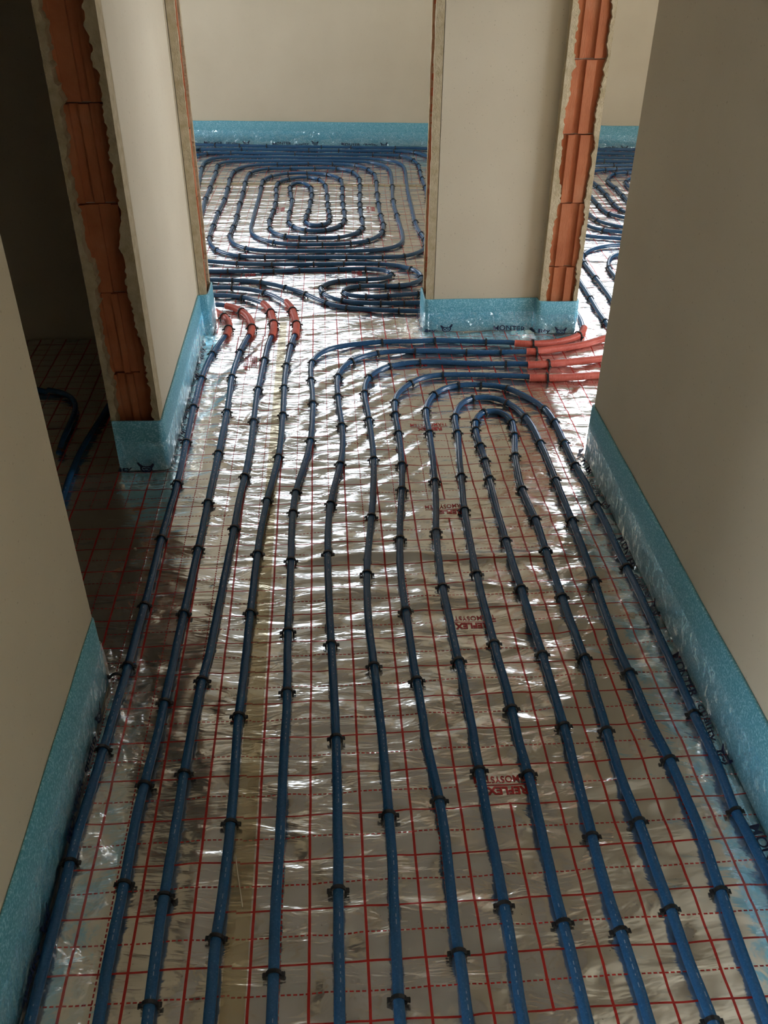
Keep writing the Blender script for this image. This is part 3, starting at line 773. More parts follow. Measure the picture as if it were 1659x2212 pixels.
 'p6': [1.49,2.054,1.454,2.038,1.417,2.021,1.381,2.004,1.345,1.988,1.308,1.971,1.272,1.955,1.236,1.938,1.199,1.921,1.164,1.904,1.128,1.885,1.093,1.867,1.055,1.852,1.017,1.841,0.979,1.831,0.94,1.821,0.901,1.812,0.861,1.809,0.821,1.809,0.781,1.811,0.741,1.814,0.702,1.817,0.662,1.819,0.622,1.823,0.582,1.828,0.543,1.834,0.503,1.839,0.463,1.842,0.424,1.843,0.384,1.845,0.344,1.846,0.304,1.843,0.265,1.834,0.228,1.819,0.193,1.8,0.162,1.775,0.136,1.745,0.116,1.71,0.103,1.672,0.095,1.633,0.091,1.593,0.09,1.553,0.09,1.514,0.091,1.474,0.092,1.434,0.093,1.394,0.095,1.354,0.097,1.314,0.099,1.274,0.1,1.234,0.101,1.194,0.101,1.154,0.099,1.114,0.097,1.074,0.093,1.035,0.088,0.995,0.082,0.956,0.075,0.916,0.069,0.877,0.063,0.837,0.058,0.798,0.053,0.758,0.05,0.718,0.048,0.678,0.046,0.638,0.045,0.598,0.045,0.559,0.044,0.519,0.044,0.479,0.044,0.439,0.045,0.399,0.045,0.359,0.046,0.319,0.046,0.279,0.047,0.239,0.048,0.199,0.049,0.159,0.05,0.119,0.051,0.079,0.052,0.039,0.053,-0.001,0.054,-0.04,0.054,-0.08,0.055,-0.12,0.055,-0.16,0.055,-0.2,0.055,-0.24,0.055,-0.28,0.054,-0.32,0.054,-0.36,0.054,-0.4,0.053,-0.44,0.052,-0.48,0.052,-0.52,0.051,-0.56,0.051,-0.6,0.051,-0.64,0.05,-0.68,0.05,-0.719,0.05,-0.759,0.05,-0.799,0.05,-0.839,0.05,-0.879,0.05,-0.919,0.05,-0.959,0.05,-0.999,0.05,-1.039,0.05,-1.079,0.05,-1.119,0.05,-1.159,0.05,-1.199,0.05,-1.239,0.05,-1.279,0.05,-1.319,0.05,-1.359,0.05,-1.398,0.05,-1.438,0.05,-1.478,0.05,-1.518,0.05,-1.558,0.05,-1.598,0.05,-1.638,0.05,-1.678,0.05,-1.718,0.05,-1.758,0.05,-1.798],
 'p7': [1.463,1.789,1.424,1.782,1.385,1.775,1.346,1.768,1.307,1.761,1.268,1.754,1.229,1.747,1.189,1.74,1.15,1.732,1.111,1.725,1.072,1.718,1.033,1.711,0.994,1.704,0.955,1.698,0.915,1.692,0.876,1.689,0.836,1.691,0.797,1.699,0.758,1.705,0.718,1.709,0.679,1.714,0.639,1.718,0.6,1.722,0.56,1.727,0.521,1.733,0.481,1.738,0.442,1.739,0.402,1.738,0.362,1.733,0.324,1.723,0.288,1.706,0.257,1.682,0.231,1.652,0.211,1.617,0.199,1.58,0.192,1.54,0.189,1.501,0.188,1.461,0.189,1.421,0.191,1.382,0.193,1.342,0.194,1.302,0.195,1.262,0.196,1.223,0.197,1.183,0.197,1.143,0.198,1.103,0.197,1.064,0.197,1.024,0.195,0.984,0.193,0.944,0.19,0.905,0.187,0.865,0.184,0.825,0.181,0.786,0.177,0.746,0.173,0.707,0.169,0.667,0.165,0.627,0.161,0.588,0.156,0.548,0.153,0.509,0.149,0.469,0.147,0.429,0.145,0.39,0.144,0.35,0.143,0.31,0.143,0.27,0.143,0.231,0.144,0.191,0.146,0.151,0.147,0.111,0.149,0.072,0.15,0.032,0.151,-0.008,0.152,-0.048,0.153,-0.087,0.154,-0.127,0.154,-0.167,0.155,-0.207,0.155,-0.246,0.155,-0.286,0.155,-0.326,0.155,-0.366,0.155,-0.405,0.154,-0.445,0.152,-0.485,0.151,-0.525,0.15,-0.565,0.149,-0.604,0.148,-0.644,0.147,-0.684,0.147,-0.724,0.147,-0.763,0.147,-0.803,0.147,-0.843,0.147,-0.883,0.147,-0.922,0.147,-0.962,0.147,-1.002,0.147,-1.042,0.147,-1.081,0.147,-1.121,0.147,-1.161,0.147,-1.201,0.147,-1.241,0.147,-1.28,0.147,-1.32,0.147,-1.36,0.147,-1.4,0.147,-1.439,0.147,-1.479,0.147,-1.519,0.147,-1.559,0.147,-1.598,0.147,-1.638,0.147,-1.678,0.147,-1.718,0.147,-1.758,0.147,-1.797],
 'p8': [1.42,1.613,1.38,1.609,1.341,1.606,1.301,1.603,1.261,1.599,1.221,1.596,1.182,1.593,1.142,1.59,1.102,1.586,1.063,1.583,1.023,1.579,0.983,1.575,0.944,1.573,0.904,1.572,0.864,1.573,0.825,1.58,0.787,1.591,0.748,1.6,0.709,1.607,0.669,1.613,0.63,1.618,0.59,1.622,0.55,1.625,0.51,1.625,0.471,1.623,0.432,1.613,0.397,1.594,0.369,1.567,0.343,1.537,0.321,1.503,0.305,1.467,0.296,1.428,0.291,1.388,0.289,1.349,0.288,1.309,0.288,1.269,0.289,1.229,0.289,1.189,0.289,1.149,0.289,1.11,0.287,1.07,0.286,1.03,0.284,0.99,0.282,0.95,0.279,0.911,0.276,0.871,0.272,0.831,0.267,0.792,0.263,0.752,0.258,0.713,0.254,0.673,0.251,0.633,0.248,0.594,0.244,0.554,0.242,0.514,0.239,0.474,0.238,0.434,0.237,0.395,0.238,0.355,0.238,0.315,0.239,0.275,0.24,0.235,0.24,0.195,0.241,0.156,0.241,0.116,0.242,0.076,0.244,0.036,0.245,-0.004,0.246,-0.043,0.247,-0.083,0.247,-0.123,0.249,-0.163,0.252,-0.203,0.255,-0.242,0.258,-0.282,0.259,-0.322,0.26,-0.362,0.259,-0.402,0.258,-0.441,0.257,-0.481,0.256,-0.521,0.255,-0.561,0.256,-0.601,0.257,-0.641,0.256,-0.68,0.256,-0.72,0.256,-0.76,0.256,-0.8,0.256,-0.84,0.256,-0.88,0.256,-0.919,0.256,-0.959,0.256,-0.999,0.256,-1.039,0.256,-1.079,0.256,-1.119,0.256,-1.158,0.256,-1.198,0.256,-1.238,0.256,-1.278,0.256,-1.318,0.256,-1.358,0.256,-1.398,0.256,-1.437,0.256,-1.477,0.256,-1.517,0.256,-1.557,0.256,-1.597,0.256,-1.637,0.256,-1.676,0.256,-1.716,0.256,-1.756,0.256,-1.796],
 'p9': [0.345,-1.8,0.345,-1.76,0.345,-1.72,0.345,-1.68,0.345,-1.64,0.345,-1.6,0.345,-1.56,0.345,-1.52,0.345,-1.48,0.345,-1.44,0.345,-1.4,0.345,-1.36,0.345,-1.32,0.345,-1.28,0.345,-1.24,0.345,-1.2,0.345,-1.16,0.345,-1.12,0.345,-1.08,0.345,-1.04,0.345,-1,0.345,-0.961,0.345,-0.921,0.345,-0.881,0.345,-0.841,0.345,-0.801,0.345,-0.761,0.345,-0.721,0.345,-0.681,0.347,-0.641,0.348,-0.601,0.349,-0.561,0.349,-0.521,0.349,-0.481,0.349,-0.441,0.349,-0.401,0.348,-0.361,0.348,-0.321,0.349,-0.281,0.349,-0.241,0.35,-0.201,0.35,-0.161,0.351,-0.121,0.351,-0.081,0.351,-0.041,0.351,-0.001,0.351,0.039,0.35,0.079,0.348,0.119,0.347,0.159,0.346,0.199,0.346,0.239,0.345,0.279,0.344,0.319,0.343,0.358,0.343,0.398,0.344,0.438,0.346,0.478,0.347,0.518,0.349,0.558,0.352,0.598,0.355,0.638,0.359,0.678,0.364,0.717,0.368,0.757,0.372,0.797,0.375,0.837,0.378,0.877,0.381,0.917,0.383,0.956,0.386,0.996,0.388,1.036,0.39,1.076,0.391,1.116,0.393,1.156,0.394,1.196,0.394,1.236,0.394,1.276,0.396,1.316,0.4,1.356,0.408,1.395,0.422,1.432,0.441,1.467,0.467,1.498,0.499,1.522,0.537,1.534,0.576,1.538,0.616,1.536,0.656,1.529,0.693,1.515,0.725,1.492,0.751,1.462,0.774,1.429,0.794,1.394,0.812,1.358,0.824,1.32,0.83,1.281,0.834,1.241,0.835,1.201,0.835,1.161,0.835,1.121,0.835,1.081,0.835,1.041,0.835,1.001,0.837,0.961,0.839,0.921,0.842,0.882,0.845,0.842,0.845,0.802,0.845,0.762,0.846,0.722,0.847,0.682,0.848,0.642,0.848,0.602,0.848,0.562,0.848,0.522,0.848,0.482,0.849,0.442,0.85,0.402,0.851,0.362,0.851,0.322,0.851,0.282,0.851,0.242,0.851,0.202,0.851,0.162,0.851,0.122,0.851,0.082,0.85,0.042,0.85,0.002,0.85,-0.038,0.849,-0.078,0.848,-0.118,0.849,-0.158,0.849,-0.198,0.848,-0.238,0.846,-0.277,0.843,-0.317,0.842,-0.357,0.845,-0.397,0.847,-0.437,0.849,-0.477,0.849,-0.517,0.849,-0.557,0.849,-0.597,0.849,-0.637,0.849,-0.677,0.849,-0.717,0.849,-0.757,0.849,-0.797,0.849,-0.837,0.849,-0.877,0.849,-0.917,0.849,-0.957,0.849,-0.997,0.849,-1.037,0.849,-1.077,0.849,-1.117,0.849,-1.157,0.849,-1.197,0.849,-1.237,0.849,-1.277,0.849,-1.317,0.849,-1.356,0.849,-1.396,0.849,-1.436,0.849,-1.476,0.849,-1.516,0.849,-1.556,0.849,-1.596,0.849,-1.636,0.849,-1.676,0.849,-1.716,0.849,-1.756,0.849,-1.796],
 'p10': [0.449,-1.8,0.449,-1.76,0.449,-1.72,0.449,-1.68,0.449,-1.64,0.449,-1.6,0.449,-1.56,0.449,-1.52,0.449,-1.48,0.449,-1.44,0.449,-1.4,0.449,-1.36,0.449,-1.32,0.449,-1.28,0.449,-1.241,0.449,-1.201,0.449,-1.161,0.449,-1.121,0.449,-1.081,0.449,-1.041,0.449,-1.001,0.449,-0.961,0.449,-0.921,0.449,-0.881,0.449,-0.841,0.449,-0.801,0.449,-0.761,0.448,-0.721,0.448,-0.681,0.448,-0.641,0.448,-0.601,0.447,-0.561,0.446,-0.521,0.446,-0.481,0.447,-0.441,0.447,-0.401,0.448,-0.361,0.448,-0.321,0.449,-0.281,0.449,-0.242,0.448,-0.202,0.446,-0.162,0.446,-0.122,0.447,-0.082,0.447,-0.042,0.447,-0.002,0.446,0.038,0.444,0.078,0.443,0.118,0.443,0.158,0.442,0.198,0.442,0.238,0.441,0.278,0.44,0.318,0.44,0.358,0.44,0.398,0.441,0.438,0.441,0.478,0.442,0.518,0.443,0.558,0.444,0.598,0.446,0.637,0.447,0.677,0.449,0.717,0.451,0.757,0.454,0.797,0.458,0.837,0.461,0.877,0.465,0.917,0.468,0.956,0.471,0.996,0.475,1.036,0.479,1.076,0.483,1.115,0.487,1.155,0.489,1.195,0.49,1.235,0.492,1.275,0.499,1.314,0.511,1.352,0.529,1.388,0.556,1.417,0.592,1.434,0.632,1.434,0.668,1.417,0.695,1.388,0.716,1.354,0.73,1.317,0.74,1.278,0.747,1.239,0.751,1.199,0.753,1.159,0.754,1.119,0.755,1.079,0.756,1.039,0.756,0.999,0.756,0.959,0.756,0.919,0.755,0.879,0.755,0.839,0.754,0.799,0.754,0.759,0.754,0.72,0.754,0.68,0.754,0.64,0.753,0.6,0.753,0.56,0.752,0.52,0.751,0.48,0.75,0.44,0.749,0.4,0.747,0.36,0.745,0.32,0.743,0.28,0.742,0.24,0.741,0.2,0.74,0.16,0.739,0.12,0.74,0.08,0.742,0.04,0.744,0.001,0.744,-0.039,0.744,-0.079,0.745,-0.119,0.748,-0.159,0.752,-0.199,0.754,-0.239,0.755,-0.279,0.755,-0.319,0.756,-0.359,0.755,-0.399,0.753,-0.439,0.75,-0.478,0.748,-0.518,0.745,-0.558,0.743,-0.598,0.741,-0.638,0.74,-0.678,0.739,-0.718,0.738,-0.758,0.738,-0.798,0.738,-0.838,0.738,-0.878,0.738,-0.918,0.738,-0.958,0.738,-0.998,0.738,-1.038,0.738,-1.078,0.738,-1.118,0.738,-1.158,0.738,-1.198,0.738,-1.237,0.738,-1.277,0.738,-1.317,0.738,-1.357,0.738,-1.397,0.738,-1.437,0.738,-1.477,0.738,-1.517,0.738,-1.557,0.738,-1.597,0.738,-1.637,0.738,-1.677,0.738,-1.717,0.738,-1.757,0.738,-1.797],
 'p11': [0.548,-1.8,0.548,-1.76,0.548,-1.72,0.548,-1.681,0.548,-1.641,0.548,-1.601,0.548,-1.561,0.548,-1.522,0.548,-1.482,0.548,-1.442,0.548,-1.402,0.548,-1.363,0.548,-1.323,0.548,-1.283,0.548,-1.243,0.548,-1.203,0.548,-1.164,0.548,-1.124,0.548,-1.084,0.548,-1.044,0.548,-1.005,0.548,-0.965,0.548,-0.925,0.548,-0.885,0.548,-0.845,0.548,-0.806,0.548,-0.766,0.547,-0.726,0.547,-0.686,0.546,-0.647,0.545,-0.607,0.543,-0.567,0.541,-0.527,0.541,-0.488,0.541,-0.448,0.542,-0.408,0.544,-0.368,0.545,-0.329,0.546,-0.289,0.548,-0.249,0.549,-0.209,0.551,-0.17,0.552,-0.13,0.552,-0.09,0.552,-0.05,0.552,-0.011,0.552,0.029,0.552,0.069,0.552,0.109,0.551,0.148,0.55,0.188,0.549,0.228,0.549,0.268,0.548,0.308,0.548,0.347,0.547,0.387,0.546,0.427,0.545,0.467,0.545,0.506,0.545,0.546,0.545,0.586,0.545,0.626,0.545,0.665,0.545,0.705,0.546,0.745,0.547,0.785,0.548,0.824,0.549,0.864,0.551,0.904,0.552,0.944,0.553,0.983,0.554,1.023,0.553,1.063,0.552,1.103,0.551,1.143,0.552,1.182,0.555,1.222,0.562,1.261,0.577,1.298,0.605,1.325,0.644,1.327,0.672,1.3,0.684,1.262,0.685,1.222,0.681,1.183,0.676,1.143,0.669,1.104,0.662,1.065,0.656,1.026,0.652,0.986,0.648,0.947,0.645,0.907,0.642,0.867,0.641,0.827,0.642,0.788,0.644,0.748,0.647,0.708,0.649,0.669,0.65,0.629,0.649,0.589,0.648,0.549,0.647,0.51,0.647,0.47,0.647,0.43,0.647,0.39,0.647,0.35,0.647,0.311,0.647,0.271,0.647,0.231,0.648,0.191,0.648,0.152,0.649,0.112,0.649,0.072,0.648,0.032,0.646,-0.007,0.645,-0.047,0.644,-0.087,0.642,-0.127,0.64,-0.166,0.639,-0.206,0.638,-0.246,0.639,-0.286,0.641,-0.325,0.643,-0.365,0.644,-0.405,0.644,-0.445,0.644,-0.484,0.645,-0.524,0.645,-0.564,0.645,-0.604,0.645,-0.644,0.647,-0.683,0.649,-0.723,0.65,-0.763,0.65,-0.802,0.65,-0.842,0.65,-0.882,0.65,-0.922,0.65,-0.962,0.65,-1.001,0.65,-1.041,0.65,-1.081,0.65,-1.121,0.65,-1.16,0.65,-1.2,0.65,-1.24,0.65,-1.28,0.65,-1.32,0.65,-1.359,0.65,-1.399,0.65,-1.439,0.65,-1.479,0.65,-1.518,0.65,-1.558,0.65,-1.598,0.65,-1.638,0.65,-1.677,0.65,-1.717,0.65,-1.757,0.65,-1.797],
 'a': [-1.5,2.88,-1.46,2.883,-1.42,2.885,-1.38,2.888,-1.34,2.891,-1.301,2.893,-1.261,2.896,-1.221,2.9,-1.182,2.909,-1.144,2.922,-1.107,2.937,-1.07,2.952,-1.033,2.968,-1,2.99,-0.976,3.022,-0.955,3.056,-0.935,3.09,-0.916,3.125,-0.901,3.162,-0.892,3.201,-0.885,3.241,-0.879,3.28,-0.873,3.32,-0.867,3.359,-0.861,3.399,-0.855,3.439,-0.85,3.478,-0.845,3.518,-0.84,3.558,-0.835,3.597,-0.83,3.637,-0.825,3.677,-0.82,3.716,-0.815,3.756,-0.81,3.795,-0.802,3.835,-0.794,3.874,-0.785,3.913,-0.777,3.952,-0.768,3.991,-0.76,4.03,-0.752,4.069,-0.743,4.108,-0.735,4.147,-0.726,4.187,-0.72,4.226,-0.719,4.266,-0.719,4.306,-0.72,4.346,-0.721,4.386,-0.722,4.426,-0.723,4.466,-0.725,4.506,-0.727,4.546,-0.729,4.586,-0.732,4.626,-0.735,4.665,-0.737,4.705,-0.739,4.745,-0.741,4.785,-0.742,4.825,-0.743,4.865,-0.742,4.905,-0.736,4.945,-0.725,4.983,-0.706,5.018,-0.679,5.047,-0.644,5.067,-0.606,5.078,-0.566,5.083,-0.526,5.085,-0.486,5.085,-0.446,5.083,-0.407,5.08,-0.367,5.077,-0.327,5.074,-0.287,5.07,-0.247,5.065,-0.208,5.06,-0.168,5.054,-0.128,5.049,-0.089,5.044,-0.049,5.04,-0.009,5.036,0.031,5.033,0.07,5.03,0.11,5.027,0.15,5.024,0.19,5.021,0.23,5.018,0.27,5.014,0.31,5.01,0.349,5.004,0.388,4.997,0.427,4.986,0.464,4.97,0.498,4.95,0.53,4.926,0.557,4.896,0.577,4.862,0.59,4.824,0.596,4.785,0.599,4.745,0.6,4.705,0.6,4.665,0.599,4.625,0.597,4.585,0.594,4.545,0.592,4.505,0.589,4.465,0.587,4.425,0.585,4.385,0.584,4.345,0.582,4.305,0.58,4.265,0.579,4.225,0.577,4.186,0.576,4.146,0.574,4.106,0.573,4.066,0.573,4.026,0.572,3.986,0.571,3.946,0.571,3.906,0.57,3.866,0.569,3.826,0.568,3.786,0.567,3.746,0.566,3.706,0.565,3.666,0.564,3.626,0.563,3.586,0.564,3.546,0.564,3.506,0.566,3.466,0.567,3.426,0.57,3.386,0.574,3.346,0.579,3.307,0.583,3.267,0.585,3.227,0.585,3.187,0.581,3.147,0.573,3.108,0.559,3.071,0.537,3.037,0.509,3.009,0.476,2.987,0.439,2.972,0.399,2.965,0.359,2.962,0.319,2.962,0.28,2.963,0.24,2.966,0.2,2.969,0.16,2.972,0.12,2.974,0.08,2.976,0.04,2.978,0,2.98,-0.04,2.981,-0.08,2.983,-0.12,2.984,-0.16,2.986,-0.2,2.988,-0.24,2.99,-0.279,2.994,-0.319,2.999,-0.358,3.009,-0.395,3.024,-0.428,3.045,-0.458,3.072,-0.483,3.103,-0.504,3.137,-0.52,3.174,-0.532,3.212,-0.54,3.251,-0.545,3.291,-0.548,3.331,-0.55,3.371,-0.55,3.411,-0.55,3.451,-0.549,3.491,-0.548,3.531,-0.548,3.571,-0.547,3.611,-0.546,3.651,-0.546,3.691,-0.544,3.731,-0.543,3.77,-0.541,3.81,-0.539,3.85,-0.536,3.89,-0.534,3.93,-0.532,3.97,-0.531,4.01,-0.53,4.05,-0.53,4.09,-0.53,4.13,-0.53,4.17,-0.53,4.21,-0.531,4.25,-0.531,4.29,-0.532,4.33,-0.533,4.37,-0.533,4.41,-0.533,4.45,-0.534,4.49,-0.533,4.53,-0.533,4.57,-0.532,4.61,-0.529,4.65,-0.522,4.689,-0.512,4.728,-0.496,4.764,-0.472,4.797,-0.442,4.823,-0.407,4.842,-0.37,4.856,-0.331,4.863,-0.291,4.866,-0.251,4.868,-0.211,4.869,-0.171,4.872,-0.131,4.874,-0.091,4.876,-0.051,4.876,-0.011,4.875,0.029,4.873,0.069,4.868,0.108,4.863,0.148,4.857,0.187,4.85,0.226,4.84,0.263,4.825,0.295,4.802,0.322,4.772,0.343,4.738,0.36,4.702,0.373,4.664,0.383,4.626,0.39,4.586,0.394,4.547,0.396,4.507,0.396,4.467,0.396,4.427,0.394,4.387,0.392,4.347,0.39,4.307,0.388,4.267,0.386,4.227,0.385,4.187,0.384,4.147,0.383,4.107,0.382,4.067,0.381,4.027,0.38,3.987,0.38,3.947,0.379,3.907,0.379,3.867,0.379,3.827,0.378,3.787,0.378,3.747,0.379,3.707,0.379,3.667,0.38,3.627,0.382,3.587,0.383,3.547,0.382,3.507,0.381,3.467,0.377,3.427,0.371,3.388,0.361,3.349,0.346,3.312,0.326,3.278,0.301,3.247,0.27,3.221,0.235,3.202,0.197,3.19,0.158,3.183,0.118,3.18,0.078,3.179,0.038,3.178,-0.002,3.177,-0.042,3.177,-0.082,3.179,-0.121,3.186,-0.16,3.198,-0.196,3.215,-0.23,3.236,-0.26,3.262,-0.286,3.292,-0.307,3.326,-0.323,3.363,-0.333,3.402,-0.338,3.441,-0.34,3.481,-0.34,3.521,-0.339,3.561,-0.338,3.601,-0.338,3.641,-0.337,3.681,-0.336,3.721,-0.336,3.761,-0.335,3.801,-0.334,3.841,-0.333,3.881,-0.332,3.921,-0.331,3.961,-0.329,4.001,-0.328,4.041,-0.328,4.081,-0.327,4.121,-0.326,4.161,-0.326,4.201,-0.325,4.241,-0.326,4.281,-0.326,4.321,-0.327,4.361,-0.326,4.401,-0.322,4.441,-0.313,4.48,-0.299,4.517,-0.277,4.55,-0.248,4.578,-0.215,4.6,-0.178,4.615,-0.139,4.624,-0.099,4.629,-0.059,4.629,-0.019,4.625,0.02,4.616,0.057,4.602,0.092,4.582,0.121,4.555,0.144,4.523,0.16,4.486,0.17,4.448,0.175,4.408,0.176,4.368,0.176,4.328,0.176,4.288,0.175,4.248,0.174,4.208,0.173,4.168,0.172,4.128,0.171,4.088,0.17,4.048,0.17,4.008,0.17,3.968,0.171,3.928,0.171,3.888,0.172,3.848,0.172,3.808,0.173,3.768,0.174,3.728,0.175,3.688,0.175,3.648,0.172,3.608,0.166,3.569,0.156,3.53,0.14,3.493,0.117,3.461,0.088,3.434,0.052,3.416,0.013,3.409,-0.027,3.414,-0.062,3.432,-0.091,3.459,-0.113,3.493,-0.128,3.53,-0.137,3.569,-0.141,3.608,-0.142,3.648,-0.141,3.688,-0.139,3.728,-0.137,3.768,-0.135,3.808,-0.133,3.848,-0.131,3.888,-0.13,3.928,-0.129,3.968,-0.129,4.008,-0.132,4.048,-0.135,4.088,-0.139,4.127,-0.143,4.167,-0.146,4.207,-0.147,4.247,-0.148,4.287,-0.144,4.327,-0.132,4.365,-0.102,4.389,-0.065,4.378,-0.042,4.346,-0.027,4.309,-0.019,4.27,-0.014,4.23,-0.012,4.19,-0.012,4.15,-0.013,4.11,-0.014,4.07,-0.017,4.03,-0.019,3.99,-0.022,3.95,-0.023,3.91,-0.025,3.87,-0.027,3.83,-0.029,3.791,-0.033,3.751,-0.038,3.711,-0.043,3.671,-0.047,3.632,-0.046,3.592,-0.038,3.553,-0.017,3.519,0.02,3.506,0.056,3.522,0.078,3.554,0.087,3.593,0.09,3.633,0.089,3.673,0.088,3.713,0.086,3.753,0.085,3.793,0.083,3.833,0.082,3.873,0.082,3.913,0.081,3.953,0.081,3.993,0.08,4.033,0.08,4.073,0.079,4.113,0.078,4.153,0.078,4.193,0.077,4.233,0.075,4.273,0.071,4.312,0.066,4.352,0.059,4.391,0.049,4.43,0.033,4.466,0.007,4.497,-0.027,4.517,-0.067,4.522,-0.106,4.515,-0.142,4.498,-0.175,4.476,-0.202,4.446,-0.219,4.41,-0.228,4.371,-0.232,4.332,-0.233,4.292,-0.232,4.252,-0.23,4.212,-0.228,4.172,-0.226,4.132,-0.225,4.092,-0.224,4.052,-0.224,4.012,-0.225,3.972,-0.225,3.932,-0.227,3.892,-0.228,3.852,-0.23,3.812,-0.233,3.772,-0.236,3.732,-0.239,3.693,-0.242,3.653,-0.244,3.613,-0.245,3.573,-0.244,3.533,-0.241,3.493,-0.234,3.454,-0.223,3.415,-0.206,3.379,-0.182,3.347,-0.152,3.321,-0.116,3.303,-0.078,3.292,-0.038,3.286,0.002,3.283,0.042,3.282,0.082,3.283,0.121,3.288,0.159,3.301,0.192,3.323,0.22,3.351,0.242,3.385,0.257,3.422,0.267,3.461,0.271,3.5,0.273,3.54,0.272,3.58,0.27,3.62,0.27,3.66,0.269,3.7,0.269,3.74,0.268,3.78,0.268,3.82,0.269,3.86,0.27,3.9,0.271,3.94,0.272,3.98,0.274,4.02,0.276,4.06,0.278,4.1,0.279,4.14,0.281,4.18,0.283,4.22,0.284,4.26,0.286,4.3,0.288,4.339,0.289,4.379,0.29,4.419,0.29,4.459,0.287,4.499,0.283,4.539,0.276,4.578,0.266,4.617,0.251,4.654,0.228,4.687,0.198,4.713,0.163,4.732,0.125,4.744,0.085,4.75,0.045,4.751,0.006,4.752,-0.034,4.753,-0.074,4.754,-0.114,4.756,-0.154,4.757,-0.194,4.756,-0.234,4.755,-0.274,4.751,-0.313,4.743,-0.35,4.727,-0.381,4.702,-0.403,4.669,-0.417,4.632,-0.425,4.593,-0.429,4.553,-0.431,4.513,-0.432,4.473,-0.432,4.433,-0.432,4.393,-0.432,4.353,-0.431,4.313,-0.431,4.273,-0.431,4.233,-0.43,4.193,-0.431,4.153,-0.431,4.113,-0.431,4.073,-0.432,4.033,-0.432,3.993,-0.433,3.953,-0.433,3.913,-0.433,3.873,-0.433,3.833,-0.432,3.793,-0.432,3.753,-0.432,3.713,-0.432,3.673,-0.433,3.633,-0.433,3.593,-0.435,3.553,-0.437,3.513,-0.439,3.473,-0.441,3.433,-0.443,3.393,-0.443,3.353,-0.44,3.314,-0.433,3.274,-0.422,3.236,-0.406,3.199,-0.383,3.166,-0.355,3.138,-0.322,3.116,-0.285,3.101,-0.246,3.091,-0.206,3.086,-0.166,3.083,-0.126,3.08,-0.087,3.078,-0.047,3.076,-0.007,3.075,0.033,3.073,0.073,3.071,0.113,3.069,0.153,3.067,0.193,3.066,0.233,3.067,0.273,3.07,0.312,3.076,0.351,3.086,0.387,3.103,0.419,3.127,0.444,3.158,0.459,3.195,0.468,3.234,0.473,3.274,0.475,3.314,0.476,3.354,0.476,3.394,0.475,3.434,0.475,3.474,0.475,3.514,0.474,3.554,0.473,3.594,0.473,3.634,0.472,3.673,0.471,3.713,0.471,3.753,0.47,3.793,0.47,3.833,0.469,3.873,0.469,3.913,0.47,3.953,0.471,3.993,0.472,4.033,0.474,4.073,0.477,4.113,0.479,4.153,0.482,4.193,0.485,4.233,0.487,4.273,0.489,4.313,0.491,4.353,0.493,4.393,0.495,4.433,0.497,4.472,0.498,4.512,0.5,4.552,0.5,4.592,0.5,4.632,0.498,4.672,0.494,4.712,0.486,4.751,0.474,4.789,0.456,4.825,0.431,4.856,0.401,4.883,0.366,4.902,0.328,4.915,0.289,4.923,0.25,4.93,0.21,4.935,0.17,4.938,0.13,4.941,0.091,4.944,0.051,4.946,0.011,4.948,-0.029,4.951,-0.069,4.953,-0.109,4.955,-0.149,4.957,-0.189,4.959,-0.229,4.961,-0.269,4.963,-0.309,4.965,-0.349,4.966,-0.389,4.968,-0.429,4.969,-0.469,4.969,-0.509,4.966,-0.548,4.959,-0.585,4.946,-0.616,4.921,-0.635,4.886,-0.643,4.847,-0.645,4.807,-0.645,4.767,-0.643,4.727,-0.64,4.687,-0.638,4.647,-0.638,4.607,-0.639,4.567,-0.64,4.527,-0.641,4.487,-0.641,4.447,-0.641,4.407,-0.64,4.367,-0.64,4.327,-0.639,4.287,-0.64,4.247,-0.641,4.207,-0.642,4.167,-0.642,4.127,-0.643,4.087,-0.643,4.047,-0.642,4.007,-0.64,3.968,-0.639,3.928,-0.637,3.888,-0.635,3.848,-0.634,3.808,-0.633,3.768,-0.632,3.728,-0.631,3.688,-0.631,3.648,-0.633,3.608,-0.638,3.568,-0.644,3.529,-0.651,3.489,-0.657,3.45,-0.663,3.41,-0.67,3.371,-0.677,3.332,-0.684,3.292,-0.691,3.253,-0.701,3.214,-0.718,3.178,-0.742,3.146,-0.766,3.114,-0.793,3.085,-0.827,3.064,-0.865,3.051,-0.903,3.04,-0.942,3.029,-0.981,3.021,-1.021,3.016,-1.06,3.014,-1.1,3.011,-1.14,3.008,-1.18,3.005,-1.22,3.002,-1.26,2.999,-1.3,2.996,-1.34,2.993,-1.379,2.99,-1.419,2.986,-1.459,2.983,-1.499,2.98],
